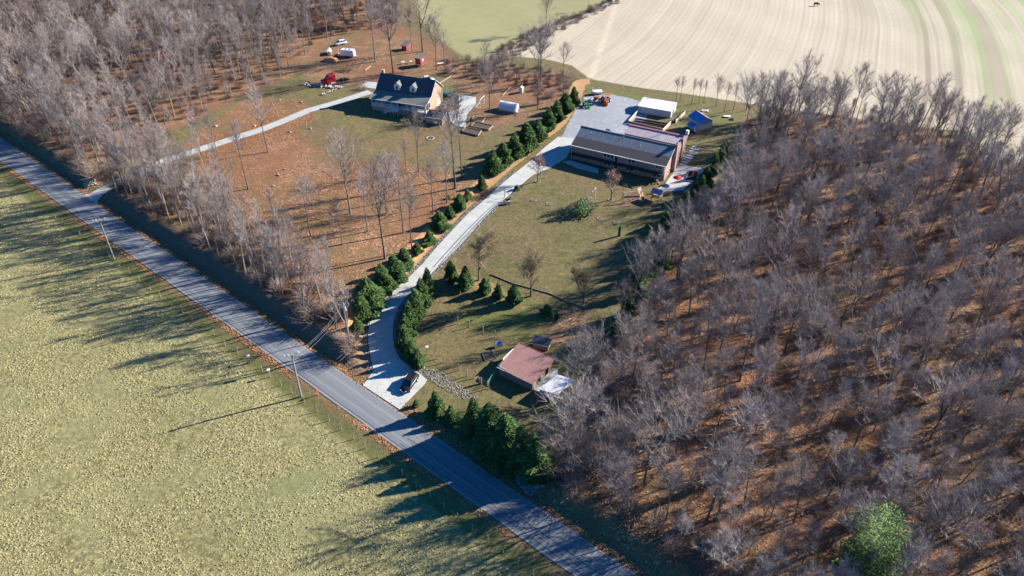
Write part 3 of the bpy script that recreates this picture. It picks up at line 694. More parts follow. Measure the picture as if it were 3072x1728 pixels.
b = MB(); b.box(-0.1, 0, -0.7, -0.6, 2.1, HE-0.06); b.build('downpipe', M_WHITE, B2)
# outside stair at the right-hand end of the balcony
b = MB()
for i in range(7): b.box(-2.6+i*0.33, -2.27+i*0.33, -2.3, -1.4, 1.75-i*0.27, 1.82-i*0.27)
b.build('stair', M_WOOD, B2)
# chimney and small side features
b = MB(); b.box(0.003, 0.85, 5.6, 6.9, -0.4, 7.4); b.box(-0.003, 0.95, 5.5, 7.0, 7.4, 7.55); ch = b.build('chimney', M_BRICK2, B2)
b = MB(); b.box(0.2, 0.65, 5.9, 6.6, 7.552, 7.58); b.build('flue', M_BLACK, ch)
for v, z in ((2.2, 0.9), (3.6, 0.9)): window(B2, 0.0, v, z, 0.55, 0.7, 'side', 1)
for x, v in ((-L+3.1, 4.2), (-13.0, 5.0), (-8.0, 3.6)):
    zz_ = HE+0.1+(HR-HE-0.1)*(v+0.55)/(DR+0.55); b = MB(); b.tube([(x, v, zz_-0.1), (x, v, zz_+0.45)], 0.07, 6); b.build('vent_pipe', M_WHITE, B2)
# rear wing with ribbed metal roof
wx0, wx1 = -14.6, 0.0
b = MB(); vs = []
for x in (wx0, wx1-0.05): vs += [(x, 11.25, -0.6), (x, 15.9, -0.6), (x, 15.9, 4.9), (x, 13.9, 6.0), (x, 10.4, 5.15), (x, 10.4, 3.9), (x, 11.25, 3.9)]
b.add(vs, [tuple(range(7)), tuple(range(13, 6, -1))]+[(i, (i+1) % 7, (i+1) % 7+7, i+7) for i in range(7)]); b.build('wing_wall', M_BRICK2, B2)
roof_plane(wx0-0.2, wx1+0.1, 10.2, 5.2, 14.0, 6.12, 0.06).build('wing_roof', M_RIBW, B2)
ribs(wx0-0.1, wx1+0.05, 10.2, 5.2, 13.95, 6.11, 0.42, 0.10, 0.06).build('roof_rib', M_MAROON, B2, kind='stuff')
roof_plane(wx0-0.25, wx1+0.15, 14.002, 6.14, 16.2, 5.0, 0.06).build('wing_roof', M_PINKM, B2)
b = MB(); b.box(wx0-0.25, wx1+0.15, 13.5, 14.3, 6.13, 6.2); b.build('ridge_cap', M_PINKM, B2)
b = MB(); b.box(0.06, 0.5, 8.6, 10.4, -0.4, 5.6); b.build('side_wall', M_BRICK2, B2)
b = MB(); b.box(0.06, 0.5, 12.0, 15.9, -0.4, 6.1); b.build('side_wall', M_BRICK2, B2)
b = MB(); b.box(0.05, 0.75, 14.9, 15.6, 6.1, 7.2); b.build('chimney', M_WHITE, B2)
b = MB(); b.box(0.05, 0.12, 10.5, 11.6, -0.3, 1.9); b.build('door', M_DARK, B2)
# steps of concrete up the right side
root = bpy.data.objects.new('garden_steps', None); COL.objects.link(root); root['kind'] = 'structure'
for i in range(9):
    q0 = np.array(Gp(2040-2, 492)[:2]); q1 = np.array(Gp(2079, 440)[:2]); p = q0+(q1-q0)*i/8; z = hz(*p)
    b = MB(); M_ = Matrix.Translation((p[0], p[1], z)) @ Matrix.Rotation(R(-27.6), 4, 'Z'); b.box(-0.1, 1.9, -0.5, 0.42, -0.3, 0.12+0.05*(i % 2), M_); b.build('step', M_CONC2, root)

# ------------------------------------------------------------------ white trimmed brick house with dormers
gz = hz(-23.4, 203.8)
H1 = thing('cottage', (-23.39, 203.81, gz), R(-18.94), 'buff brick cottage with dark roof, two white dormers and white front porch', 'house')
L, W, HB, HR, DR, PD, HPE = 16.98, 8.6, 4.6, 8.3, 3.9, 4.07, 3.55
b = MB()
vs = []
for x in (-L, 0): vs += [(x, -1.6, -0.6), (x, W, -0.6), (x, W, HB-0.1), (x, DR, HR-0.15), (x, -0.02, HB-0.15), (x, -1.6, 4.05)]
b.add(vs, [tuple(range(6)), tuple(range(11, 5, -1))]+[(i, (i+1) % 6, (i+1) % 6+6, i+6) for i in range(6)]); b.build('wall', M_BRICK, H1)
b = MB(); b.box(-L, -0.001, -PD+0.25, -1.605, -0.6, 1.35); b.build('porch_base', M_BRICK, H1)
roof_plane(-L-0.3, 0.3, 0, HB, DR, HR).build('roof', M_ROOF1, H1)
roof_plane(-L-0.3, 0.3, DR+0.002, HR, W+0.3, HB).build('roof', M_ROOF1, H1)
roof_plane(-L-0.3, 0.3, -PD, HPE, -0.002, HB).build('porch_roof', M_ROOF1B, H1)
for x in (-L-0.32, 0.32):
    b = MB(); b.tube([(x, -PD, HPE-0.08), (x, 0, HB-0.06), (x, DR, HR-0.06), (x, W+0.3, HB-0.06)], 0.1, 4); b.build('barge_board', M_WHITE, H1)
b = MB(); b.box(-L-0.3, 0.3, -PD-0.12, -PD-0.01, HPE-0.16, HPE+0.02); b.build('gutter', M_WHITE, H1)
b = MB(); b.box(-L-0.1, 0, -PD+0.2, -1.62, 1.352, 1.46); b.build('porch_floor', M_WHITE, H1)
for u in (-L+0.15, -13.6, -10.6, -8.7, -5.7, -3.1, -0.15):
    b = MB(); b.box(u-0.08, u+0.08, -PD+0.26, -PD+0.42, 1.465, HPE-0.1); b.build('post', M_WHITE, H1)
b = MB(); b.box(-L+0.1, -9.3, -PD+0.3, -PD+0.36, 2.2, 2.28); b.box(-L+0.1, -9.3, -PD+0.3, -PD+0.36, 1.55, 1.62)
for i in range(36): b.box(-L+0.3+i*0.205, -L+0.35+i*0.205, -PD+0.31, -PD+0.35, 1.622, 2.198)
for k in range(2): b.box(-7.4, -0.2, -PD+0.3, -PD+0.36, (1.55, 2.2)[k], (1.62, 2.28)[k])
for i in range(35): b.box(-7.3+i*0.205, -7.25+i*0.205, -PD+0.31, -PD+0.35, 1.622, 2.198)
b.build('railing', M_WHITE, H1)
for u, w in ((-15.2, 1.3), (-12.2, 1.2), (-6.2, 1.5), (-2.4, 1.6)): window(H1, u, -1.6, 2.1, w, 1.1)
b = MB(); b.box(-9.6, -8.6, -1.66, -1.602, 1.47, 3.3); b.build('door', M_DARK, H1)
# stair down to the lawn, in two turns
st = MB()
for i in range(7): st.box(-10.6-i*0.3, -10.3-i*0.3, -PD-1.5, -PD-0.3, 1.15-i*0.17, 1.21-i*0.17)
st.box(-10.3, -8.0, -PD-1.5, -PD+0.18, 1.3, 1.38); st.build('stair', M_WHITE, H1)
b = MB()
for yy in (-PD-1.5, -PD-0.35):
    b.tube([(-12.7, yy, 0.95), (-10.3, yy, 2.25), (-8.0, yy, 2.25)], 0.04, 4); b.tube([(-12.7, yy, 0.2), (-10.3, yy, 1.5)], 0.04, 4)
    for x in (-12.7, -11.5, -10.3, -9.2, -8.0): b.tube([(x, yy, -0.2), (x, yy, 2.25 if x > -10.4 else 0.95+(x+12.7)*0.54)], 0.045, 4)
b.build('stair_railing', M_WHITE, H1)
b = MB(); b.box(-3.3, -1.0, -PD+0.18, -PD+0.24, 0.1, 1.2); b.build('basement_panel', M_WHITE, H1)
# dormers
for u in (-10.6, -5.6):
    b = MB(); w = 0.95; vf = 0.6; z0 = HB+(HR-HB)*vf/DR-0.15; z1 = z0+1.55
    vb = (z1-HB)/(HR-HB)*DR+0.3
    b.box(u-w, u+w, vf, vb, z0, z1); b.add([(u-w, vf, z1), (u+w, vf, z1), (u, vf, z1+0.75), (u-w, vb, z1), (u+w, vb, z1), (u, vb, z1+0.75)], [(0, 1, 2), (5, 4, 3)])
    dm = b.build('dormer', M_WHITE, H1)
    zr = z1+0.85; vr = min(DR, (zr-HB)/(HR-HB)*DR)
    for sg in (-1, 1):
        b = MB(); b.slab([(u, vf-0.2, zr), (u+sg*(w+0.25), vf-0.2, z1-0.12), (u+sg*(w+0.25), vr+0.1, z1-0.12), (u, vr+0.1, zr)], 0.08); b.build('dormer_roof', M_ROOF1B, dm)
    b = MB(); b.box(u-0.33, u+0.33, vf-0.03, vf-0.005, z0+0.35, z0+1.2); b.build('pane', M_GLASS, dm)
b = MB(); b.box(-L+0.2, -L+0.85, DR-0.1, DR+0.6, HR-0.8, HR+0.8); b.box(-L+0.13, -L+0.92, DR-0.17, DR+0.67, HR+0.8, HR+0.92); b.build('chimney', M_BRICK, H1)
window(H1, 0, 3.5, 6.0, 0.6, 0.9, 'side', 1); window(H1, 0, -1.2, 1.7, 0.9, 1.5, 'side', 1)
b = MB(); b.box(0.004, 0.08, 4.2, 6.6, -0.2, 1.9); b.build('garage_door', M_WHITE, H1)
b = MB(); b.box(0.004, 0.2, -PD+0.3, -PD+0.55, -0.3, HPE-0.1); b.build('corner_post', M_WHITE, H1)

# garden shed against the cottage
gz = hz(-19.4, 195.0)
t_ = thing('garden_shed', (-19.44, 195.05, gz), R(-17.6), 'small buff shed with dark flat-pitched roof at the corner of the cottage', 'shed')
b = MB(); b.add([(x, y, z) for x in (-5.1, -0.1) for y, z in ((0.1, -0.5), (3.5, -0.5), (3.5, 2.45), (0.1, 1.75))], [(0, 1, 2, 3), (7, 6, 5, 4), (0, 3, 7, 4), (1, 5, 6, 2), (3, 2, 6, 7)]); b.build('wall', M_BRICK, t_)
roof_plane(-5.3, 0.1, -0.1, 1.86, 3.7, 2.6, 0.1).build('roof', M_ROOF1, t_)
b = MB(); b.box(-5.35, 0.12, -0.2, -0.105, 1.74, 1.87); b.add([(0.1, -0.15, 1.72), (0.16, -0.15, 1.72), (0.16, 3.75, 2.48), (0.1, 3.75, 2.48), (0.1, -0.15, 1.86), (0.16, -0.15, 1.86), (0.16, 3.75, 2.62), (0.1, 3.75, 2.62)], [(0, 3, 2, 1), (4, 5, 6, 7), (0, 1, 5, 4), (1, 2, 6, 5), (2, 3, 7, 6), (3, 0, 4, 7)]); b.build('fascia', M_WHITE, t_)
b = MB(); b.box(-0.095, -0.04, 1.2, 2.2, -0.2, 1.6); b.build('door', M_WHITE, t_)

# ------------------------------------------------------------------ run-in barn with red ribbed roof
gz = hz(3.5, 92.6)
BR = thing('barn', (3.52, 92.61, gz), R(-34.8), 'open-sided barn with faded red ribbed metal roof in the paddock', 'barn')
L, W, hf, hb = 6.98, 6.41, 1.9, 2.6
M_BARNW = simple('pinkish_boards', (0.36, 0.27, 0.25), (0.28, 0.21, 0.19), 2.5)
for i in range(24):
    x = -L+i*L/24; b = MB(); b.box(x+0.01, x+L/24-0.01, 0.0, 0.06, -0.4, hf-0.08); b.build('plank', M_BARNW, BR)
b = MB(); b.box(-L-0.005, -L+0.06, 0.065, W, -0.4, 2.2); b.box(-L, 0, W-0.06, W, -0.4, hb-0.12); b.build('rear_wall', M_BARNW, BR)
roof_plane(-L-0.35, 0.3, -0.3, hf, W+0.2, hb, 0.07).build('roof', M_REDM, BR)
ribs(-L-0.3, 0.28, -0.3, hf, W+0.2, hb, 0.24, 0.035, 0.04).build('roof_rib', simple('pale_rib', (0.46, 0.30, 0.28), (0.36, 0.2, 0.19), 2), BR, kind='stuff')
for a in ((-L-0.38, -L+1.2), ):
    b = MB(); b.box(a[0], a[1], -0.36, -0.31, hf-0.09, hf+0.04); b.box(a[0]+0.2, a[1]+0.1, 0.0, 0.06, hf+0.075, hf+0.12); b.build('trim_board', M_WHITE, BR)
b = MB(); b.box(-L+2.9, 0.32, -0.37, -0.305, hf-0.08, hf+0.06); b.build('trim_board', M_BARNW, BR)
b = MB(); b.box(-L-0.4, -L-0.33, 1.6, 4.8, hf+0.22, hf+0.62); b.build('trim_board', M_WHITE, BR)
b = MB(); b.box(-L, -2.4, W+0.22, W+0.3, hb-0.06, hb+0.06); b.box(-2.0, 0.3, W+0.22, W+0.3, hb-0.05, hb+0.07); b.build('ridge_board', M_BARNRED, BR)
for i in range(6):
    v = 0.1+i*1.24; b = MB(); b.box(-0.14, 0.0, v, v+0.14, -0.4, hf+0.08*v-0.05); b.build('post', M_TIMBER, BR)
for i, v in enumerate((0.25, 2.75, 5.2)):
    for k in range(4):
        b = MB(); b.box(-0.10, -0.05, v, v+1.1, 0.15+k*0.4, 0.43+k*0.4); b.build('plank', M_TIMBER, BR)
pad('barn_apron', [(1600, 1160), (1636, 1132), (1655, 1104), (1674, 1110), (1672, 1128), (1650, 1160), (1640, 1180), (1604, 1176)], M_CONC2, 0.06)

def small_shed(name, label, px, py, rz, w, d, hf, hb, wallm, roofm, cat='shed', trim=None, legs=0.0, door=True, win=False):
    x, y, z = Gp(px, py); t_ = thing(name, (x, y, z), R(rz), label, cat); l = legs
    b = MB(); b.add([(x_, y_, z_) for x_ in (-w/2, w/2) for y_, z_ in ((0, l-0.2 if not l else l), (d, l-0.2 if not l else l), (d, l+hb-0.05), (0, l+hf-0.05))], [(0, 1, 2, 3), (7, 6, 5, 4), (0, 3, 7, 4), (1, 5, 6, 2), (3, 2, 6, 7), (0, 4, 5, 1)]); b.build('wall', wallm, t_)
    roof_plane(-w/2-0.2, w/2+0.2, -0.25, l+hf, d+0.2, l+hb+0.04, 0.07).build('roof', roofm, t_)
    if trim:
        b = MB(); b.box(-w/2-0.22, w/2+0.22, -0.31, -0.255, l+hf-0.09, l+hf+0.03); b.build('fascia', trim, t_)
    if legs:
        for sx in (-1, 1):
            for sy in (0.06, d-0.16):
                b = MB(); b.box(sx*(w/2-0.08)-0.06, sx*(w/2-0.08)+0.06, sy, sy+0.1, -0.1, l); b.build('leg', wallm, t_)
    if door: b = MB(); b.box(w/2+0.002, w/2+0.04, d*0.35, d*0.7, l+0.05, l+hf*0.8); b.build('door', trim or M_WHITE, t_)
    if win:
        b = MB(); b.box(w/2+0.002, w/2+0.05, d*0.3, d*0.62, l+hf*0.5, l+hf*0.85); f = b.build('window', M_WHITE, t_)
        b = MB(); b.box(w/2+0.052, w/2+0.06, d*0.38, d*0.54, l+hf*0.57, l+hf*0.78); b.build('pane', M_GLASS, f)
    return t_
small_shed('hen_shed', 'small shed with dark metal roof just behind the red-roofed barn', 1621, 1048, -20, 2.9, 1.5, 1.25, 1.6, M_WOOD, simple('dark_tin', (0.05, 0.07, 0.10), None, 2, 0.4), trim=M_TIMBER)
small_shed('chicken_coop', 'red chicken coop raised on legs with a square window and grey roof', 1255, 200, -35, 2.3, 2.3, 2.1, 2.4, M_BARNRED, M_ROOF1B, 'coop', M_BARNRED, 0.7, False, True)
small_shed('chicken_coop', 'red coop with wide grey roof farther back among the trees', 1213, 152, -30, 2.0, 2.4, 1.4, 2.1, M_BARNRED, M_ROOF1B, 'coop', M_BARNRED, 0.3, True)
# white roofed lean-to by the barn
x, y, z = Gp(1650, 1192)
LT = thing('lean_to', (x, y, z), R(-20), 'open lean-to with pale white tin roof beside the barn apron', 'shed')
A = [Gp(*p) for p in ()]
b = MB(); b.slab([(-1.9, -0.6, 1.9), (1.6, -0.8, 1.95), (3.4, 3.2, 2.3), (0.2, 3.5, 2.3)], 0.06); b.build('roof', M_WHM, LT)
for i in range(8):
    a0, a1_ = i/8, (i+1)/8; p0 = Vector((-1.7, -0.45, 0)); p1 = Vector((1.5, -0.65, 0)); b = MB()
    q0, q1 = p0.lerp(p1, a0+0.01), p0.lerp(p1, a1_-0.01); b.box(q0.x, q1.x, q0.y, q0.y+0.05, -0.3, 1.82); b.build('plank', M_BLUEW, LT)
for p in ((-1.7, -0.4), (1.5, -0.6), (3.1, 3.0), (0.3, 3.3)):
    b = MB(); b.box(p[0]-0.07, p[0]+0.07, p[1]+0.06, p[1]+0.2, -0.3, 1.84+0.1*(p[1] > 0)); b.build('post', M_WOOD, LT)

# ------------------------------------------------------------------ white metal building and its walled garden
gz = hz(45.3, 200.6)
WB = thing('metal_workshop', (45.34, 200.57, gz), R(-24), 'long white metal shed with bright roof behind the walled garden', 'shed')
L, W = 9.6, 6.0
M_STAIN = NT('stained_white_wall', 0.7); co = M_STAIN.co(); st = M_STAIN.n('VectorMath', {0: co, 1: (3, 3, 0.5)}, operation='MULTIPLY')
M_STAIN.color(M_STAIN.mix(M_STAIN.ramp(M_STAIN.noise(st, 1.0, 4, 0.7), [(0.4, (0, 0, 0)), (0.65, (1, 1, 1))]), (0.66, 0.67, 0.66), (0.44, 0.46, 0.44))); M_STAIN = M_STAIN.m
b = MB(); vs = []
for x in (-L, 0): vs += [(x, 0, -0.5), (x, W, -0.5), (x, W, 2.2), (x, 4.6, 2.75), (x, 0, 2.0)]
b.add(vs, [tuple(range(5)), tuple(range(9, 4, -1))]+[(i, (i+1) % 5, (i+1) % 5+5, i+5) for i in range(5)]); b.build('wall', M_STAIN, WB)
roof_plane(-L-0.12, 0.12, -0.15, 2.06, 4.6, 2.86, 0.06).build('roof', M_WHM, WB)
roof_plane(-L-0.12, 0.12, 4.602, 2.86, W+0.15, 2.3, 0.06).build('roof', M_WHM, WB)
ribs(-L, 0.0, -0.15, 2.06, 4.6, 2.86, 0.6, 0.03, 0.03).build('roof_rib', M_WHM, WB, kind='stuff')
for x in (-L+0.1, -6.4, -3.2, -0.18): b = MB(); b.box(x, x+0.08, -0.04, -0.003, -0.3, 2.0); b.build('pilaster', M_GALV, WB)
b = MB(); b.box(0.004, 0.05, 1.6, 3.4, -0.2, 1.9); b.build('door', M_GALV, WB)
SG = lambda x, y: (1880+x/7.244, 280+y/7.244)
def board_wall(name, label, pts, h, mat, capm=None, th=0.1, cat='wall', bw=0.45):
    root = thing(name, Gp(*pts[0]), 0, label, cat); o = np.array(root.location)
    P_ = [np.array(Gp(*p)) for p in pts]
    for a, c in zip(P_, P_[1:]):
        Ln = float(np.hypot(*(c-a)[:2])); n = max(1, int(Ln/bw)); ang = math.atan2(c[1]-a[1], c[0]-a[0])
        for i in range(n):
            q = a+(c-a)*i/n-o; M_ = Matrix.Translation(q) @ Matrix.Rotation(ang, 4, 'Z')
            b = MB(); b.box(0.01, Ln/n-0.01, -th/2, th/2, -0.3, h, M_); b.build('plank', mat, root)
        M_ = Matrix.Translation(a-o) @ Matrix.Rotation(ang, 4, 'Z')
        if capm: b = MB(); b.box(0, Ln, -th/2-0.05, th/2+0.05, h, h+0.05, M_); b.build('cap_board', capm, root)
    return root
M_TANW = simple('tan_boards', (0.48, 0.40, 0.30), (0.36, 0.29, 0.22), 2)
board_wall('garden_wall', 'board wall along the left side of the walled garden by the gravel', [SG(40, 650), SG(225, 455)], 0.9, M_TANW, M_WHITE)
board_wall('garden_wall', 'board wall closing the front of the walled garden behind the maroon roof', [SG(40, 660), SG(770, 830)], 0.8, M_WOOD, M_WOOD)
board_wall('garden_wall', 'board wall on the right of the walled garden, nearer stretch', [SG(775, 860), SG(950, 690)], 1.0, M_TANW, M_WHITE)
board_wall('garden_wall', 'board wall running back towards the field, right of the white shed', [SG(1060, 650), SG(1270, 450)], 0.9, M_TANW, M_WHITE)
for k, (y0, y1) in enumerate(((555, 620), (600, 665), (640, 705), (690, 750))):
    a, c = np.array(Gp(*SG(190-k*25, y0))), np.array(Gp(*SG(880-k*20, y1+50))); b = MB(); b.tube([a+np.array([0, 0, 0.03]), (a+c)/2+np.array([0, 0, 0.05]), c+np.array([0, 0, 0.03])], 0.32, 6)
    tag(b.build('garden_bed', M_SOIL), ['farthest', 'second', 'third', 'nearest'][k]+' dark bed row inside the walled garden', 'garden bed', 'bed rows in the walled garden')

# blue roofed shed
gz = hz(51.1, 190.4)
BS = thing('blue_shed', (51.1, 190.4, gz), R(-66.85), 'tall narrow shed with blue metal roof and pale walls near the wood', 'shed')
L, W, he, hr = 4.9, 4.3, 3.3, 4.5
b = MB(); vs = []
for x in (-L, 0): vs += [(x, 0, -0.5), (x, W, -0.5), (x, W, he), (x, W/2, hr-0.08), (x, 0, he)]
b.add(vs, [tuple(range(5)), tuple(range(9, 4, -1))]+[(i, (i+1) % 5, (i+1) % 5+5, i+5) for i in range(5)]); b.build('wall', M_BLUEW, BS)
b = MB(); b.box(0.003, 0.04, 0.05, W-0.05, 1.1, 2.6); b.build('pale_panel', M_GALV, BS)
b = MB(); b.box(0.003, 0.045, 0.05, W-0.05, -0.4, 1.098); b.build('wood_base', M_WOOD, BS)
roof_plane(-L-0.3, 0.35, -0.3, he-0.12, W/2, hr, 0.06).build('roof', M_BLUEM, BS)
ribs(-L-0.2, 0.3, -0.3, he-0.12, W/2, hr, 0.4, 0.04, 0.04).build('roof_rib', M_BLUEM, BS, kind='stuff')
roof_plane(-L-0.3, 0.35, W/2+0.002, hr, W+0.3, he-0.12, 0.06).build('roof', simple('faded_pink_tin', (0.55, 0.36, 0.34), None, 2, 0.5), BS)
roof_plane(-3.2, -0.8, -2.0, 1.9, -0.003, 2.2, 0.06).build('porch_roof', M_BLUEM, BS)
for x in (-3.1, -0.9): b = MB(); b.box(x, x+0.09, -1.95, -1.85, -0.4, 1.85); b.build('post', M_WOOD, BS)
b = MB(); b.box(-1.9, -1.1, -0.05, -0.003, 0, 1.8); b.build('door', M_WHITE, BS)

# polythene tunnel by the cottage garden
gz = hz(0.8, 202.4)
PT = thing('poly_tunnel', (0.83, 202.4, gz), R(-24), 'small polythene tunnel greenhouse with clear ribbed sides', 'greenhouse')
L, W = 5.2, 3.0; b = MB(); prof = [(0, 0.5), (0.05, 1.4), (0.4, 2.0), (1.0, 2.4), (1.5, 2.5), (2.0, 2.4), (2.6, 2.0), (2.95, 1.4), (3.0, 0.5)]
vs = [(-L, y_, z_) for y_, z_ in prof]+[(0, y_, z_) for y_, z_ in prof]; n = len(prof)
b.add(vs, [(i, i+1, i+1+n, i+n) for i in range(n-1)]+[tuple(range(n)), tuple(range(2*n-1, n-1, -1))]); b.build('cover', M_PLAST, PT)
for i in range(9):
    b = MB(); x = -L+i*L/8; b.tube([(x, y_+0.0, z_+0.03) for y_, z_ in prof], 0.04, 4); b.build('hoop', M_WHITE, PT)
b = MB(); b.box(-L, 0, -0.06, -0.01, -0.3, 0.5); b.box(-L, 0, 3.01, 3.06, -0.3, 0.5); b.build('base_board', M_WOOD, PT)
b = MB(); b.box(0.03, 0.09, 1.0, 2.0, 0, 1.9); b.build('door', M_WHITE, PT)

# privy and little things by the garden
x, y, z = Gp(1562, 279); t_ = thing('tool_hut', (x, y, z), R(-20), 'tiny pale blue hut standing alone behind the polythene tunnel', 'hut')
b = MB(); b.add([(-0.5, 0, -0.1), (0.5, 0, -0.1), (0.5, 0, 1.5), (0, 0, 1.9), (-0.5, 0, 1.5), (-0.5, 1, -0.1), (0.5, 1, -0.1), (0.5, 1, 1.5), (0, 1, 1.9), (-0.5, 1, 1.5)], [(0, 1, 2, 3, 4), (9, 8, 7, 6, 5), (0, 5, 6, 1), (1, 6, 7, 2), (0, 4, 9, 5)]); b.build('wall', simple('pale_blue_paint', (0.50, 0.62, 0.68), None, 2), t_)
for sg in (-1, 1): b = MB(); b.slab([(0, -0.15, 1.98), (sg*0.7, -0.15, 1.46), (sg*0.7, 1.15, 1.46), (0, 1.15, 1.98)], 0.05); b.build('roof', M_WHITE, t_)
def frame_bed(name, label, pts, h, mat, fill, cat, th=0.14):
    P_ = [np.array(Gp(*p)) for p in pts]; c = sum(P_)/len(P_); root = thing(name, c, 0, label, cat); n = len(P_)
    for i in range(n):
        a, d = P_[i]-c, P_[(i+1) % n]-c; Ln = float(np.hypot(*(d-a)[:2])); ang = math.atan2(d[1]-a[1], d[0]-a[0])
        b = MB(); b.box(th/2+0.003, Ln-th/2-0.003, -th/2, th/2, -0.2, h, Matrix.Translation(a) @ Matrix.Rotation(ang, 4, 'Z')); b.build('side_board', mat, root)
        b = MB(); b.box(-th/2, th/2, -th/2, th/2, -0.2, h+0.04, Matrix.Translation(a) @ Matrix.Rotation(ang, 4, 'Z')); b.build('corner_post', mat, root)
    b = MB(); b.slab([(p[0]-c[0], p[1]-c[1], h*0.7) for p in P_], 0.2); b.build('soil', fill, root); return root
SB = lambda x, y: (1360+x/7.156, 230+y/7.156)
frame_bed('raised_bed', 'large timber raised bed left of the bare trees, upper one', [SB(380, 1090), SB(755, 1160), SB(850, 1075), SB(465, 1000)], 0.55, M_WOOD, M_SOIL, 'raised bed')
frame_bed('raised_bed', 'long timber raised bed nearest the driveway pad, lower one', [SB(190, 1195), SB(530, 1280), SB(600, 1180), SB(275, 1110)], 0.5, M_WOOD, M_SOIL, 'raised bed')
frame_bed('raised_bed', 'small leaf-filled timber raised bed behind the other two', [SB(400, 940), SB(620, 990), SB(680, 905), SB(440, 865)], 0.35, M_TIMBER, M_MULCH, 'raised bed')
frame_bed('planter_wall', 'curved tan planter beside the forecourt filled with dead shrubs', [(1328, 330), (1352, 336), (1378, 330), (1372, 322), (1345, 318)], 0.6, M_TANW, M_MULCH, 'planter')
# ------------------------------------------------------------------ stone rings
def ring(label, px, py, r, n, fill=M_MULCH, name='stone_ring', mat=M_STONEP, s=0.14):
    x, y, z = Gp(px, py); t_ = thing(name, (x, y, z), rng.uniform(0, 6), label, 'stone ring', 'stone rings on the lawns'); rr = random.Random(int(px))
    b = MB(); b.ball((0, 0, 0), 1, 6, 4, (s*1.1, s*.8, s*0.6), 0.15, rr); me = b.mesh('stone', mat)
    for i in range(n):
        a = 2*math.pi*i/n; o = link('stone', me, t_); o.location = (r*math.cos(a), r*math.sin(a), s*0.4); o.rotation_euler = (0, 0, a+1.57+rr.uniform(-.3, .3)); q = rr.uniform(.8, 1.25); o.scale = (q, q, q)
    b = MB(); b.ball((0, 0, 0.0), 1, 10, 4, (r*0.95, r*0.95, 0.1)); b.build('fill', fill, t_); return t_
ring('pale stone fire pit ring alone on the leafy yard below the cottage', 1291, 415, 1.0, 18, M_SOIL, 'fire_pit', M_STONEP, 0.19)
for (px, py), l in zip(((1613, 545), (1602, 601), (1648, 612), (1698, 627), (1800, 656), (1848, 669), (1833, 600)),
        ('white stone ring round the foot of the brown-leaved tree by the driveway', 'stone ring on the lawn nearest the driveway gate', 'stone ring second from the driveway gate along the fence', 'dark stone ring left of the small pine',
         'stone ring just right of the pine beside a fence post', 'stone ring nearest the dark post at the lawn edge', 'stone ring under the leafy brown tree by the soccer goal')): ring(l, px, py, 0.66, 14, mat=M_STONE)

# ------------------------------------------------------------------ fences
def post_mesh(h, w=0.06, mat=M_POST, name='fence_post'):
    b = MB(); b.tube([(0, 0, -0.3), (0, 0, h)], [w, w*0.9], 6); return b.mesh(name, mat)
def fence(name, label, pts, h, wires=(0.9, 0.5), w=0.06, mat=M_POST, wr=0.012, rail=None, jit=0.05):
    P_ = [np.array(Gp(*p)) for p in pts]; root = thing(name, P_[0], 0, label, 'fence'); me = post_mesh(h, w, mat); rr = random.Random(int(pts[0][0]))
    for p in P_:
        o = link('fence_post', me, root); o.location = p-P_[0]; o.rotation_euler = (rr.uniform(-jit, jit), rr.uniform(-jit, jit), 0); q = rr.uniform(.9, 1.1); o.scale = (1, 1, q)
    for hw in wires:
        b = MB(); b.tube([p-P_[0]+np.array([0, 0, h*hw]) for p in P_], wr, 3); b.build('wire', M_STEEL, root)
    for hw in (rail or ()):
        for a, c in zip(P_, P_[1:]): b = MB(); b.tube([a-P_[0]+np.array([0, 0, h*hw]), c-P_[0]+np.array([0, 0, h*hw])], 0.05, 4); b.build('rail', mat, root)
    return root
rs = [(-60, 503), (-20, 530), (20, 556), (60, 582), (100, 610), (143, 638), (168, 655), (193, 673), (217, 691), (243, 709), (271, 730), (300, 752), (331, 774), (360, 801), (390, 822), (420, 846), (452, 870), (483, 894), (515, 919), (549, 940), (578, 963), (607, 983), (644, 1006), (677, 1037), (714, 1062), (751, 1088), (788, 1115), (844, 1157), (877, 1180)]
for a, c, n in (((877, 1180), (1209, 1428), 9), ((1209, 1428), (1374, 1559), 4), ((1374, 1559), (1600, 1725), 5)):
    rs += [(a[0]+(c[0]-a[0])*i/n, a[1]+(c[1]-a[1])*i/n) for i in range(1, n+1)]
fence('pasture_fence', 'long wire fence on wooden posts between the road verge and pasture', rs, 1.5, w=.075)
fence('driveway_fence', 'dark metal post and rail fence up the right edge of the driveway', [(1330, 795), (1354, 768), (1379, 740), (1405, 711), (1432, 682), (1458, 656), (1484, 630), (1512, 606)], 1.15, (), 0.035, M_STEEL, rail=(0.95, 0.5))
fence('lawn_fence', 'post and wire fence across the lawn past the stone rings', [(1560, 606), (1594, 612), (1637, 623), (1680, 635), (1723, 646), (1766, 658), (1809, 672), (1853, 682)], 1.45, (0.95, 0.7, 0.45, 0.2))
fence('paddock_fence', 'row of six short posts standing in the middle of the paddock', [(1295, 945), (1332, 956), (1373, 972), (1408, 982), (1449, 999), (1485, 1012)], 1.7, (0.9,), wr=0.006, w=.09)
fence('paddock_fence', 'fence above the gravel swale along the lower edge of the paddock', [(1283, 1062), (1311, 1077), (1333, 1088), (1355, 1103), (1377, 1112), (1401, 1129), (1422, 1135), (1444, 1152), (1466, 1166)], 1.6, (0.9, 0.6, 0.3), w=.085)
fence('paddock_fence', 'sparse fence at the upper edge of the paddock under the conifers', [(1262, 945), (1300, 905), (1381, 886), (1462, 905), (1543, 924), (1597, 931), (1660, 960), (1719, 1023)], 1.1, (0.9,), wr=0.006)
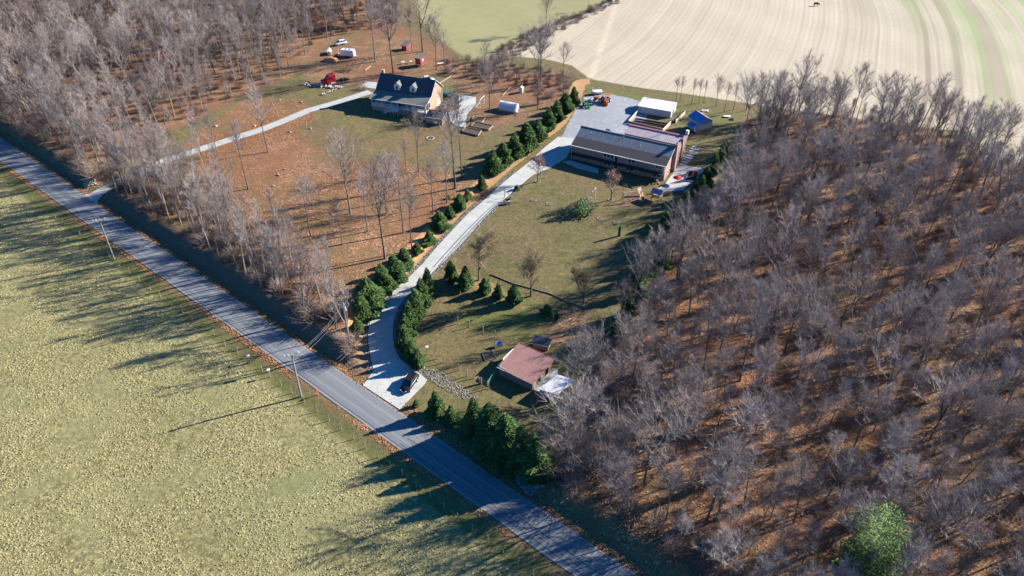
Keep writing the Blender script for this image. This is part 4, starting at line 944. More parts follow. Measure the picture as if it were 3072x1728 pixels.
fence('lawn_border_fence', 'fence along the foot of the big lawn above the three pear trees', [(1345, 800), (1393, 802), (1465, 822), (1534, 848), (1610, 872), (1688, 888), (1760, 925)], 1.1, (0.9, 0.4), wr=0.02)
P_ = [np.array(Gp(*p)) for p in ((1472, 824), (1540, 852), (1600, 868), (1650, 882), (1700, 905), (1755, 924))]
b = MB(); b.tube([p-P_[0]+np.array([0, 0, 0.12]) for p in P_], 0.11, 6); o = b.build('log_edging', M_WOOD); o.location = P_[0]; tag(o, 'log edging at the foot of the big lawn', 'edging')
# tubular field gate
x, y, z = Gp(1462, 1160); x2, y2, _ = Gp(1489, 1122); gt = thing('field_gate', (x, y, z), math.atan2(y2-y, x2-x), 'green tubular gate standing open in the barn shadow', 'gate'); Lg = math.hypot(x2-x, y2-y)
M_GREENP = simple('green_paint', (0.10, 0.30, 0.20), None, 2, 0.5)
for k in range(5): b = MB(); b.tube([(0, 0, 0.25+k*0.24), (Lg, 0, 0.25+k*0.24)], 0.035, 5); b.build('rail', M_GREENP, gt)
for xx in (0, Lg/2, Lg): b = MB(); b.tube([(xx, 0.03, 0.1), (xx, 0.03, 1.3)], 0.045, 5); b.build('upright', M_GREENP, gt)
for px, py, l in ((1438, 1151, 'left'), (1444, 1152, 'right')):
    o = link('gate_post', post_mesh(1.4, 0.13, M_POST, 'gate_post')); o.location = Gp(px, py); tag(o, l+' of two stout pale gate posts side by side below the paddock', 'post')
fr = frame_bed('garden_box', 'grey timber ground frame with cross bars left of the barn', [(1447, 1060), (1456, 1084), (1488, 1076), (1476, 1050)], 0.16, M_WOOD, M_SOIL, 'garden bed')
# small blue cart and garden posts
x, y, z = Gp(1496, 1040); ct = thing('wheelbarrow', (x, y, z), 0.6, 'blue wheelbarrow tipped up on bare ground beside the barn', 'wheelbarrow')
b = MB(); b.add([(-.35, -.3, .5), (.35, -.3, .5), (.35, .3, .5), (-.35, .3, .5), (-.55, -.42, .9), (.55, -.42, .95), (.55, .42, .95), (-.55, .42, .9)], [(0, 3, 2, 1), (0, 1, 5, 4), (1, 2, 6, 5), (2, 3, 7, 6), (3, 0, 4, 7)]); b.build('tray', simple('bright_blue', (0.08, 0.30, 0.70), None, 2, 0.4), ct)
b = MB(); b.tube([(-1.0, -.3, .5), (.4, -.2, .35), (.55, 0, .2)], .03, 4); b.tube([(-1.0, .3, .5), (.4, .2, .35), (.55, 0, .2)], .03, 4); b.build('handle', M_STEEL, ct)
b = MB(); b.tube([(.6, -.06, .2), (.6, .06, .2)], .2, 10); b.build('wheel', M_BLACK, ct)

# nest boxes, mailbox
for px, py, l in ((751, 1088, 'white nest box on a fence post, farther up the pasture fence'), (811, 1131, 'white nest box on a thick post just inside the pasture, nearer the utility pole'), (1283, 1062, 'white bird box on a red-brown post at the end of the tall hedge')):
    x, y, z = Gp(px, py); t_ = thing('nest_box', (x, y, z), 0.4, l, 'bird box'); b = MB(); b.tube([(0, 0, -.3), (0, 0, 1.35)], .09, 6); b.build('pole', M_POST, t_)
    b = MB(); b.box(-.19, .19, -.17, .17, 1.352, 1.75); b.box(-.26, .26, -.25, .24, 1.752, 1.8); b.build('box', M_WHITE, t_)
x, y, z = Gp(955, 1184); t_ = thing('mailbox', (x, y, z), math.atan2(ROAD_N[1], ROAD_N[0]), 'red mailbox on a short post at the road edge', 'mailbox')
b = MB(); b.box(-.06, .06, -.06, .06, -.3, .95); b.build('post', M_POST, t_)
b = MB(); vs = [(-.32, .16*math.cos(a), 1.05+.17*max(math.sin(a), -.5)) for a in [i*math.pi/6-.5 for i in range(9)]]; n = len(vs)
b.add(vs+[(.34, p[1], p[2]) for p in vs], [tuple(range(n)), tuple(range(2*n-1, n-1, -1))]+[(i, (i+1) % n, (i+1) % n+n, i+n) for i in range(n)]); b.build('box', simple('red_plastic', (0.60, 0.06, 0.08), None, 3, 0.4), t_)
b = MB(); b.box(.1, .13, .18, .2, 1.1, 1.4); b.build('flag', M_WHITE, t_)

# ------------------------------------------------------------------ utility poles and wires
def upole(label, px, py, h, rz, tr=False):
    x, y, z = Gp(px, py); t_ = thing('utility_pole', (x, y, z), rz, label, 'utility pole'); b = MB(); b.tube([(0, 0, -.5), (0, 0, h*.5), (.05, 0, h)], [.19, .16, .12], 8); b.build('pole', simple('pole_timber', (0.30, 0.29, 0.26), (0.22, 0.21, 0.19), 3), t_)
    if not tr:
        b = MB(); b.box(-1.25, 1.25, -.2, -.1, h-.35, h-.2); b.build('crossarm', M_STONEP, t_)
        for xx in (-1.1, -.55, 1.1): b = MB(); b.tube([(xx, -.15, h-.2), (xx, -.15, h+.1)], [.06, .08], 6); b.build('insulator', M_WHITE, t_)
        b = MB(); b.tube([(0, -.14, h-1.2), (-.9, -.14, h-.35)], .03, 4); b.tube([(0, -.14, h-1.2), (.9, -.14, h-.35)], .03, 4); b.build('brace', M_STEEL, t_)
    else:
        b = MB(); b.tube([(.35, 0, h-1.7), (.35, 0, h-.8)], .25, 8); b.build('transformer', M_GALV, t_)
        b = MB(); b.tube([(.3, 0, h-.5), (.3, 0, h-.2)], [.06, .08], 6); b.build('insulator', M_WHITE, t_)
    return t_
azr = math.atan2(ROAD_D[1], ROAD_D[0])
p1 = upole('utility pole with white crossarm at the verge nearest the mailbox', 904, 1190, 10.0, azr+1.15)
p2 = upole('utility pole with white crossarm farther up the road to the left', 343, 778, 10.2, azr+1.15)
p3 = upole('grey pole with transformer among brush beside the driveway mouth', 1049, 1031, 9.6, azr, True)
def wire(name, label, a, c, sag, r=0.013):
    a, c = Vector(a), Vector(c); pts = [a.lerp(c, i/14)-Vector((0, 0, sag*4*(i/14)*(1-i/14))) for i in range(15)]
    b = MB(); b.tube([p-a for p in pts], r, 4); o = b.build(name, M_GALV); o.location = a; tag(o, label, 'wire', 'wires between the two poles'); return o
a = Vector(p1.location); c = Vector(p3.location)
for k, (dx, dz) in enumerate(((.9, 10.0), (.3, 9.2), (.3, 8.4))):
    wire('overhead_wire', ['topmost', 'middle', 'lowest'][k]+' of the three sagging wires over the road by the mailbox pole', a+Vector((dx, 0.1, dz)), c+Vector((0, 0, 9.2-k*.7)), 0.9)

# ------------------------------------------------------------------ cars
def wheel_mesh(r, w, mat=M_BLACK):
    b = MB(); b.tube([(0, -w/2, 0), (0, -w/2*.6, 0), (0, w/2*.6, 0), (0, w/2, 0)], [r*.9, r, r, r*.9], 14); return b.mesh('wheel', mat)
def rim_mesh(r, w):
    b = MB(); b.tube([(0, -w/2-.01, 0), (0, w/2+.01, 0)], r*.6, 10); return b.mesh('rim', M_GALV)
def car(label, px, py, rz, paint, L=4.7, W=1.85, H=1.65, cat='car', name='parked_car', pickup=False):
    x, y, z = Gp(px, py); t_ = thing(name, (x, y, z+.05), rz, label, cat); w = W/2
    secs = [(-L/2, .72, .45, .85), (-L/2+.12, .9, .35, .98), (-L/2+.9, 1, .3, 1.02), (-.3, 1, .3, 1.0), (L/2-1.3, 1, .3, .98), (L/2-.45, .96, .32, .88), (L/2-.08, .82, .4, .74), (L/2, .7, .48, .66)]
    b = MB(); ring_ = []
    for X, ww, z0, z1 in secs:
        ring_.append([(X, -w*ww*.9, z0), (X, -w*ww, z0+.15), (X, -w*ww, z1-.15), (X, -w*ww*.9, z1), (X, w*ww*.9, z1), (X, w*ww, z1-.15), (X, w*ww, z0+.15), (X, w*ww*.9, z0)])
    vs = [p for r_ in ring_ for p in r_]; n = 8; fs = [tuple(range(7, -1, -1)), tuple(range((len(secs)-1)*8, len(secs)*8))]
    for i in range(len(secs)-1): fs += [(i*8+k, i*8+(k+1) % 8, (i+1)*8+(k+1) % 8, (i+1)*8+k) for k in range(8)]
    b.add(vs, fs); b.build('body', paint, t_, True)
    x0, x1 = (-L/2+.25, L/2-1.55) if not pickup else (-.5, L/2-1.5)
    b = MB(); b.add([(x0, -w*.88, .98), (x1+.45, -w*.88, .98), (x1+.45, w*.88, .98), (x0, w*.88, .98), (x0+.3, -w*.72, H-.06), (x1-.35, -w*.72, H-.06), (x1-.35, w*.72, H-.06), (x0+.3, w*.72, H-.06)], [(0, 3, 2, 1), (4, 5, 6, 7), (0, 1, 5, 4), (1, 2, 6, 5), (2, 3, 7, 6), (3, 0, 4, 7)]); b.build('windows', M_GLASS, t_)
    b = MB(); b.box(x0+.28, x1-.3, -w*.74, w*.74, H-.055, H+.02); b.build('roof', paint, t_)
    for xx in (x0+.3, (x0+x1)/2, x1-.35):
        for sg in (-1, 1): b = MB(); b.tube([(xx, sg*w*.73, H-.05), (xx+(0 if xx < x1-.4 else .7), sg*w*.89, 1.0)], .04, 4); b.build('pillar', paint, t_)
    if pickup: b = MB(); b.box(-L/2+.2, -.6, -w*.8, w*.8, 1.0, 1.03); b.build('bed_liner', M_BLACK, t_)
    wm, rm = wheel_mesh(.36, .24), rim_mesh(.36, .24)
    for xx in (-L/2+.95, L/2-.95):
        for sg in (-1, 1): o = link('wheel', wm, t_); o.location = (xx, sg*(w-.1), .33); r2 = link('rim', rm, o)
    for sg in (-1, 1):
        b = MB(); b.box(L/2-.12, L/2-.02, sg*w*.55-.15, sg*w*.55+.15, .6, .74); b.build('headlight', M_WHITE, t_)
        b = MB(); b.box(-L/2-.01, -L/2+.05, sg*w*.6-.1, sg*w*.6+.1, .65, .85); b.build('tail_light', M_RED, t_)
    b = MB(); b.box(L/2-.05, L/2+.03, -.35, .35, .4, .52); b.build('number_plate', M_WHITE, t_); return t_
M_BLKP = simple('black_paint', (0.012, 0.013, 0.016), (0.02, 0.02, 0.024), 2, 0.25)
M_NAVY = simple('dark_blue_paint', (0.02, 0.06, 0.10), None, 2, 0.25); M_SILV = simple('white_car_paint', (0.7, 0.72, 0.74), None, 2, 0.3)
a_, c_ = np.array(Gp(1243, 1134)), np.array(Gp(1214, 1176)); car('black hatchback parked on the driveway apron by the road', 1229, 1156, math.atan2(*(c_-a_)[1::-1]), M_BLKP, 4.6, 1.85, 1.6)
car('dark blue pickup on the gravel behind the long brick house', 1818, 408, R(-14), M_NAVY, 5.2, 1.9, 1.75, 'pickup truck', 'parked_pickup', True)
car('white and blue car showing behind the ridge of the cottage', 1286, 246, R(20), M_SILV, 3.8, 1.7, 1.9)
car('white car with open rear parked in the wood behind the cottage', 1022, 134, R(215), M_SILV, 4.4, 1.8, 1.5)

# red lorry cab with dark chassis
a_, c_ = np.array(Gp(1046, 243)), np.array(Gp(975, 256)); x, y, z = Gp(1008, 250)
TR = thing('lorry_cab', (x, y, z), math.atan2(*(c_-a_)[1::-1]), 'bright red lorry cab with bare dark chassis parked behind the stone rows', 'truck')
b = MB(); b.add([(.2, -1.15, 1.0), (3.1, -1.15, 1.0), (3.1, 1.15, 1.0), (.2, 1.15, 1.0), (.2, -1.15, 3.2), (2.2, -1.12, 3.0), (2.2, 1.12, 3.0), (.2, 1.15, 3.2), (3.0, -1.12, 2.1), (3.0, 1.12, 2.1)], [(0, 3, 2, 1), (4, 5, 6, 7), (0, 4, 7, 3), (5, 8, 9, 6), (8, 1, 2, 9), (0, 1, 8, 5, 4), (3, 7, 6, 9, 2)]); b.build('cab', M_RED, TR)
b = MB(); b.add([(3.1, -.85, .95), (4.6, -.75, .95), (4.6, .75, .95), (3.1, .85, .95), (3.1, -.85, 1.9), (4.5, -.7, 1.7), (4.5, .7, 1.7), (3.1, .85, 1.9)], [(0, 3, 2, 1), (4, 5, 6, 7), (0, 1, 5, 4), (1, 2, 6, 5), (2, 3, 7, 6), (3, 0, 4, 7)]); b.build('hood', M_RED, TR)
b = MB(); b.add([(2.32, -1.0, 2.92), (2.98, -1.0, 2.16), (2.98, 1.0, 2.16), (2.32, 1.0, 2.92), (2.36, -1.0, 2.95), (3.04, -1.0, 2.18), (3.04, 1.0, 2.18), (2.36, 1.0, 2.95)], [(4, 5, 6, 7), (0, 1, 5, 4), (2, 3, 7, 6)]); b.build('windscreen', M_GLASS, TR)
for sg in (-1, 1): b = MB(); b.box(1.2, 2.2, sg*1.17-.015, sg*1.17+.015, 2.0, 2.7); b.build('side_window', M_GLASS, TR)
for sg in (-1, 1): b = MB(); b.box(-4.2, 3.4, sg*.45-.1, sg*.45+.1, .7, .95); b.build('chassis_rail', M_BLACK, TR)
b = MB(); b.tube([(.3, 1.25, .7), (1.9, 1.25, .7)], .33, 10); b.tube([(.3, -1.25, .7), (1.9, -1.25, .7)], .33, 10); b.build('fuel_tank', M_GALV, TR)
b = MB(); b.box(4.6, 4.75, -1.1, 1.1, .45, .9); b.build('bumper', M_WHITE, TR)
b = MB(); b.tube([(-2.3, 0, 1.0), (-2.3, 0, 1.25)], .5, 12); b.build('fifth_wheel', M_STEEL, TR)
wm, rm = wheel_mesh(.5, .45), rim_mesh(.5, .45)
for xx in (-3.2, -2.0, 3.6):
    for sg in (-1, 1): o = link('wheel', wm, TR); o.location = (xx, sg*1.0, .5); link('rim', rm, o)

# white box trailer
x, y, z = Gp(1046, 170); BT = thing('box_trailer', (x, y, z), R(-12), 'white enclosed box trailer parked at the wood edge', 'trailer')
b = MB(); b.add([(-2.3, -1, .5), (2.1, -1, .5), (2.1, 1, .5), (-2.3, 1, .5), (-2.3, -1, 2.5), (2.1, -1, 2.5), (2.1, 1, 2.5), (-2.3, 1, 2.5), (2.4, -.6, .5), (2.4, .6, .5), (2.35, -.6, 2.4), (2.35, .6, 2.4)], [(0, 3, 2, 1), (4, 5, 6, 7), (0, 1, 5, 4), (2, 3, 7, 6), (3, 0, 4, 7), (1, 8, 10, 5), (8, 9, 11, 10), (9, 2, 6, 11), (5, 10, 11, 6), (1, 2, 9, 8)]); b.build('box', M_WHM, BT)
b = MB(); b.box(-1.0, -.6, -.3, .3, 2.5, 2.56); b.box(.3, .7, -.3, .3, 2.5, 2.56); b.build('roof_vent', M_BLACK, BT)
b = MB(); b.tube([(2.3, -.5, .5), (3.5, 0, .5)], .06, 4); b.tube([(2.3, .5, .5), (3.5, 0, .5)], .06, 4); b.build('drawbar', M_WHITE, BT)
wm = wheel_mesh(.33, .2)
for xx in (-.5, .3):
    for sg in (-1, 1): o = link('wheel', wm, BT); o.location = (xx, sg*.98, .33)
x, y, z = Gp(989, 161); t_ = thing('covered_boat', (x, y, z), R(100), 'white covered boat on stand left of the box trailer', 'boat')
def hull(parent, L, W, H, mat, name='hull'):
    b = MB(); st = [(-1, .8, 1), (-.5, 1, .98), (0, 1, .98), (.5, .75, 1.05), (.85, .35, 1.15), (1, .02, 1.22)]; vs = []
    for q, w, h in st: vs += [(q*L/2, -w*W/2, h*H), (q*L/2, -w*W/2*.6, .25), (q*L/2, 0, .1+.3*max(0, q)), (q*L/2, w*W/2*.6, .25), (q*L/2, w*W/2, h*H), (q*L/2, 0, h*H+.18)]
    fs = [(0, 1, 2, 3, 4, 5)]
    for i in range(5): fs += [(i*6+k, i*6+(k+1) % 6, i*6+6+(k+1) % 6, i*6+6+k) for k in range(6)]
    b.add(vs, fs); return b.build(name, mat, parent, False)
hull(t_, 3.6, 1.7, 1.2, M_WHITE, 'cover'); b = MB(); b.box(-1, 1, -.3, .3, -.1, .2); b.build('stand', M_STEEL, t_)
x, y, z = Gp(1789, 282); t_ = thing('covered_boat', (x, y, z), R(-170), 'white tarpaulin covered boat on the grass above the tractors', 'boat')
hull(t_, 3.4, 2.0, 1.0, M_WHITE, 'cover'); b = MB(); b.tube([(1.2, 0, 1.0), (1.3, .1, 2.2)], .1, 5); b.build('mast_stub', M_WHITE, t_); b = MB(); b.box(-1, 1, -.3, .3, -.1, .25); b.build('stand', M_STEEL, t_)
x, y, z = Gp(1012, 168); t_ = thing('quad_bike', (x, y, z), R(60), 'small white and red quad bike between boat and box trailer', 'quad bike')
b = MB(); b.ball((0, 0, .6), 1, 8, 5, (.8, .3, .28)); b.build('body', M_RED, t_, True)
b = MB(); b.box(-.9, -.4, -.45, .45, .75, .8); b.box(.4, .9, -.45, .45, .75, .8); b.build('rack', M_WHITE, t_)
b = MB(); b.tube([(.3, -.4, 1.05), (.3, .4, 1.05)], .03, 5); b.build('handlebar', M_WHITE, t_); wm = wheel_mesh(.28, .22)
for xx in (-.6, .6):
    for sg in (-1, 1): o = link('wheel', wm, t_); o.location = (xx, sg*.45, .28)

# tractors with front loaders
def tractor(label, px, py, rz, paint, canopy=None, s=1.0, loader=None):
    x, y, z = Gp(px, py); t_ = thing('tractor', (x, y, z), rz, label, 'tractor'); t_.scale = (s, s, s)
    b = MB(); b.add([(.2, -.33, .6), (1.6, -.28, .6), (1.6, .28, .6), (.2, .33, .6), (.2, -.33, 1.3), (1.55, -.27, 1.1), (1.55, .27, 1.1), (.2, .33, 1.3)], [(0, 3, 2, 1), (4, 5, 6, 7), (0, 1, 5, 4), (1, 2, 6, 5), (2, 3, 7, 6), (3, 0, 4, 7)]); b.build('hood', paint, t_)
    b = MB(); b.box(-.9, .2, -.35, .35, .55, .85); b.build('platform', M_STEEL, t_)
    b = MB(); b.box(-.75, -.3, -.25, .25, .852, 1.05); b.box(-.8, -.7, -.25, .25, 1.05, 1.45); b.build('seat', M_BLACK, t_)
    for sg in (-1, 1):
        b = MB(); b.tube([(-1.05, sg*.68, .95), (-.75, sg*.68, 1.28), (-.25, sg*.68, 1.22)], .08, 5); b.build('fender', paint, t_)
    wr, wf, rr_, rf = wheel_mesh(.62, .34), wheel_mesh(.36, .22), rim_mesh(.62, .34), rim_mesh(.36, .22)
    for sg in (-1, 1):
        o = link('wheel', wr, t_); o.location = (-.6, sg*.68, .62); link('rim', rr_, o); o = link('wheel', wf, t_); o.location = (1.2, sg*.55, .36); link('rim', rf, o)
    b = MB(); b.tube([(-.85, -.5, .9), (-.85, -.5, 2.2), (-.85, .5, 2.2), (-.85, .5, .9)], .05, 5); b.build('roll_bar', M_STEEL, t_)
    b = MB(); b.tube([(.2, 0, 1.2), (-.1, 0, 1.5)], .03, 5); b.tube([(-.1, -.2, 1.5), (-.1, .2, 1.5)], .03, 5); b.build('steering_wheel', M_BLACK, t_)
    if canopy:
        b = MB(); b.box(-1.0, .35, -.62, .62, 2.25, 2.33); b.build('canopy', canopy, t_)
        b = MB(); b.tube([(.1, -.5, .9), (.1, -.5, 2.25)], .03, 4); b.tube([(.1, .5, .9), (.1, .5, 2.25)], .03, 4); b.build('canopy_post', M_STEEL, t_)
    lm_ = loader or paint
    for sg in (-1, 1): b = MB(); b.tube([(.3, sg*.5, 1.3), (1.5, sg*.5, 1.2), (2.2, sg*.5, .5)], .07, 4); b.build('loader_arm', lm_, t_)
    b = MB(); b.add([(2.2, -.8, .6), (2.2, .8, .6), (2.15, -.8, .1), (2.15, .8, .1), (2.8, -.8, .08), (2.8, .8, .08), (2.25, -.8, .65), (2.25, .8, .65), (2.2, -.8, .14), (2.2, .8, .14), (2.8, -.8, .12), (2.8, .8, .12)],
                    [(0, 1, 3, 2), (2, 3, 5, 4), (6, 8, 9, 7), (8, 10, 11, 9), (0, 2, 8, 6), (2, 4, 10, 8), (1, 7, 9, 3), (3, 9, 11, 5), (4, 5, 11, 10)]); b.build('bucket', lm_, t_)
    return t_
M_ORANGE = simple('orange_paint', (0.62, 0.13, 0.04), (0.50, 0.10, 0.03), 2, 0.4); M_GREEN = simple('tractor_green', (0.05, 0.34, 0.07), None, 2, 0.4)
tractor('small green tractor at the corner of the gravel yard', 1757, 318, R(-80), M_GREEN, simple('pale_teal_sheet', (0.35, 0.55, 0.6), None, 2), 0.95)
tractor('orange tractor without canopy in the middle of the parked three', 1798, 305, R(150), M_ORANGE, None, 1.15, M_GALV)
tractor('orange tractor with orange sun canopy, right of the parked three', 1820, 308, R(-110), M_ORANGE, M_ORANGE, 1.1)

# cow in the field
x, y, z = Gp(2448, 18); cw = thing('cow', (x, y, z), 0.15, 'black cow grazing alone far out in the stubble field', 'cow')
me = bpy.data.meshes.new('body'); bm = bmesh.new()
sk = [((-.85, 0, 1.15), .33), ((-.3, 0, 1.05), .42), ((.3, 0, 1.08), .42), ((.75, 0, 1.2), .3), ((1.1, 0, .95), .2), ((1.35, 0, .55), .15), ((1.5, 0, .25), .11),
      ((-.85, .22, .6), .12), ((-.9, .24, .05), .07), ((-.85, -.22, .6), .12), ((-.8, -.24, .05), .07), ((.6, .22, .55), .12), ((.65, .22, .05), .07), ((.6, -.22, .55), .12), ((.5, -.22, .05), .07), ((-1.2, 0, 1.1), .04), ((-1.25, 0, .6), .04)]
eds = [(0, 1), (1, 2), (2, 3), (3, 4), (4, 5), (5, 6), (0, 7), (7, 8), (0, 9), (9, 10), (3, 11), (11, 12), (3, 13), (13, 14), (0, 15), (15, 16)]
vv = [bm.verts.new(p) for p, _ in sk]; [bm.edges.new((vv[i], vv[j])) for i, j in eds]; bm.to_mesh(me); bm.free()
me.materials.append(simple('black_hide', (0.02, 0.016, 0.014), None, 2)); o = link('body', me, cw)
md = o.modifiers.new('skin', 'SKIN'); 
for i, (_, r_) in enumerate(sk): me.skin_vertices[0].data[i].radius = (r_, r_)
me.skin_vertices[0].data[1].use_root = True
sb_ = o.modifiers.new('sub', 'SUBSURF'); sb_.levels = 1; sb_.render_levels = 2
for sg in (-1, 1): b = MB(); b.ball((1.27, sg*.2, .62), 1, 6, 4, (.05, .12, .06)); b.build('ear', me.materials[0], cw)

# ------------------------------------------------------------------ goals, play equipment
def goal(label, px, py, rz, W, H, D):
    x, y, z = Gp(px, py); t_ = thing('soccer_goal', (x, y, z), rz, label, 'goal'); m = M_WHITE
    b = MB(); b.tube([(-W/2, 0, 0), (-W/2, 0, H)], .06, 6); b.build('post', m, t_); b = MB(); b.tube([(W/2, 0, 0), (W/2, 0, H)], .06, 6); b.build('post', m, t_)
    b = MB(); b.tube([(-W/2, 0, H), (W/2, 0, H)], .06, 6); b.build('crossbar', m, t_)
    b = MB(); b.tube([(-W/2, 0, H), (-W/2, D, 0), (W/2, D, 0), (W/2, 0, H)], .045, 5); b.tube([(-W/2, 0, 0), (-W/2, D, 0)], .045, 5); b.tube([(W/2, 0, 0), (W/2, D, 0)], .045, 5); b.build('back_frame', m, t_)
    b = MB()
    for i in range(1, 16): xx = -W/2+W*i/16; b.tube([(xx, 0, H), (xx, D, 0)], .009, 3)
    for i in range(1, 10): q = i/10; b.tube([(-W/2, D*q, H*(1-q)), (W/2, D*q, H*(1-q))], .009, 3)
    b.build('net', m, t_, kind='stuff'); return t_
goal('white soccer goal with net in front of the long brick house', 1779, 604, R(62), 2.6, 3.0, 2.2)
goal('white soccer goal frame beside the polythene tunnel', 1447, 318, R(70), 3.4, 2.6, 1.6)
# mulch bed and swing set
P_ = [Gp(*p) for p in ((1868, 585), (1922, 580), (1940, 604), (1906, 612), (1866, 622))]; b = MB(); zt = max(p[2] for p in P_)+.04; b.slab([(p[0], p[1], zt) for p in P_], .5)
b.build('mulch_bed', M_MULCH, kind='structure')
a_, c_ = np.array(Gp(1868, 606)), np.array(Gp(1921, 600)); SW = thing('swing_set', a_, math.atan2(*(c_-a_)[1::-1]), 'timber swing set with grey metal beam on the mulch bed', 'swing set'); Ls = float(np.hypot(*(c_-a_)[:2]))
b = MB(); b.tube([(0, 0, 2.5), (Ls, 0, 2.5)], .08, 6); b.build('beam', M_GALV, SW)
for xx, m in ((0, M_TIMBER), (Ls, M_STEEL)):
    for sg in (-1, 1): b = MB(); b.tube([(xx, 0, 2.5), (xx, sg*1.2, -.1)], .08, 5); b.build('leg', m, SW)
for xx in (Ls*.3, Ls*.6): b = MB(); b.tube([(xx-.25, 0, 2.45), (xx-.25, 0, .5)], .015, 3); b.tube([(xx+.25, 0, 2.45), (xx+.25, 0, .5)], .015, 3); b.build('chain', M_STEEL, SW); b = MB(); b.box(xx-.28, xx+.28, -.1, .1, .45, .5); b.build('seat', M_BLACK, SW)
# play tower
x, y, z = Gp(1970, 600); PTW = thing('play_tower', (x, y, z), R(-35), 'play tower with faded purple canopy and yellow slide', 'play tower')
M_PUR = simple('faded_purple_fabric', (0.42, 0.26, 0.40), (0.36, 0.22, 0.35), 1.5)
for sx in (-.9, .9):
    for sy in (-.9, .9): b = MB(); b.box(sx-.06, sx+.06, sy-.06, sy+.06, -.2, 2.5); b.build('post', M_TIMBER, PTW)
b = MB(); b.box(-1, 1, -1, 1, 1.15, 1.25); b.build('deck', M_TIMBER, PTW)
for i in range(6): b = MB(); b.box(-.95+i*.32, -.68+i*.32, -1.05, -1.0, 1.26, 1.8); b.build('plank', M_TIMBER, PTW)
b = MB(); b.add([(-1.3, -1.3, 2.2), (1.3, -1.3, 2.2), (1.3, 1.3, 2.2), (-1.3, 1.3, 2.2), (-1.3, 0, 3.0), (1.3, 0, 3.0)], [(0, 1, 5, 4), (4, 5, 2, 3), (0, 4, 3), (1, 2, 5)]); b.build('canopy', M_PUR, PTW)
b = MB(); b.add([(-1.0, -.35, 1.2), (-1.0, .35, 1.2), (-3.0, .35, .3), (-3.0, -.35, .3), (-1.0, -.42, 1.4), (-3.0, -.42, .5), (-1.0, .42, 1.4), (-3.0, .42, .5)], [(0, 1, 2, 3), (0, 3, 5, 4), (1, 6, 7, 2)]); b.build('slide', simple('yellow_plastic', (0.62, 0.42, 0.05), None, 2, 0.4), PTW)
x, y, z = Gp(1926, 590); t_ = thing('climbing_wall', (x, y, z), R(40), 'yellow-brown climbing panel left of the play tower', 'climbing frame')
b = MB(); b.add([(-.6, 0, 0), (.6, 0, 0), (.6, 1.2, 1.9), (-.6, 1.2, 1.9), (-.6, .08, 0), (.6, .08, 0), (.6, 1.28, 1.9), (-.6, 1.28, 1.9)], [(0, 1, 2, 3), (7, 6, 5, 4), (0, 3, 7, 4), (1, 5, 6, 2), (3, 2, 6, 7)]); b.build('panel', M_TIMBER, t_)
b = MB(); b.tube([(-.5, 1.3, 1.8), (-.5, 1.9, 0)], .05, 4); b.tube([(.5, 1.3, 1.8), (.5, 1.9, 0)], .05, 4); b.build('strut', M_WOOD, t_)
x, y, z = Gp(2030, 552); t_ = thing('parasol', (x, y, z), 0, 'red parasol standing on the patio', 'parasol')
b = MB(); b.tube([(0, 0, 0), (0, 0, 2.1)], .04, 6); b.build('pole', M_STEEL, t_)
b = MB(); vs = [(0, 0, 2.25)]+[(1.15*math.cos(i*math.pi/4), 1.15*math.sin(i*math.pi/4), 1.75) for i in range(8)]; b.add(vs, [(0, i+1, (i+1) % 8+1) for i in range(8)]); b.build('canopy', simple('red_fabric', (0.45, 0.05, 0.05), None, 2), t_)
sbx = frame_bed('sandpit', 'low sandpit with yellow side and dark cover at the patio edge', [(2055, 546), (2090, 548), (2094, 520), (2068, 516)], 0.45, M_BLUEW, M_BLACK, 'sandpit')
x, y, z = Gp(2080, 532); t_ = thing('toy_slide', (x, y, z+.35), .5, 'small red toy standing on the sandpit cover', 'toy')
b = MB(); b.add([(-.15, -.25, 0), (.15, -.25, 0), (.15, .3, 1.1), (-.15, .3, 1.1)], [(0, 1, 2, 3), (3, 2, 1, 0)]); b.build('chute', M_RED, t_); b = MB(); b.box(-.2, .2, .3, .36, 0, 1.15); b.build('ladder', M_RED, t_)
x, y, z = Gp(1945, 722); o = MB(); o.tube([(0, 0, 0), (0, 0, .3), (0, 0, .7), (0, 0, 1.0)], [.36, .42, .42, .36], 12); o = o.build('barrel', simple('blue_barrel', (0.08, 0.25, 0.40), None, 2, 0.4)); o.location = (x, y, z); tag(o, 'blue plastic barrel at the edge of the wood beside the lawn', 'barrel')
x, y, z = Gp(1857, 708); o = MB(); o.tube([(0, 0, -.3), (0, 0, 2.6)], [.3, .28], 8); o = o.build('padded_post', simple('dark_green_pad', (0.03, 0.07, 0.07), None, 2)); o.location = (x, y, z); tag(o, 'thick dark padded post at the lower end of the lawn fence', 'post')
# stone pillar with dog-like statue at the gate
x, y, z = Gp(1524, 612); t_ = thing('gate_pillar', (x, y, z), .3, 'pale stone gate pillar with a dark crouching figure on top', 'pillar')
b = MB(); b.box(-.45, .45, -.4, .4, -.2, .9); b.build('plinth', M_STONEP, t_)
b = MB(); b.ball((0, 0, 1.2), 1, 8, 6, (.6, .25, .28)); b.ball((.55, 0, 1.5), 1, 8, 5, (.22, .18, .2)); b.build('statue', M_BLKP, t_, True)
x, y, z = Gp(1537, 603); t_ = thing('timber_arch', (x, y, z), R(-30), 'leaning timber A-frame beside the gate pillar', 'frame')
b = MB(); b.tube([(-2.2, 0, 2.3), (1.6, 0, 0)], .09, 5); b.build('beam', M_WOOD, t_); b = MB(); b.tube([(-2.2, 0, 2.3), (-2.3, .3, 0)], .07, 5); b.build('leg', M_WOOD, t_)
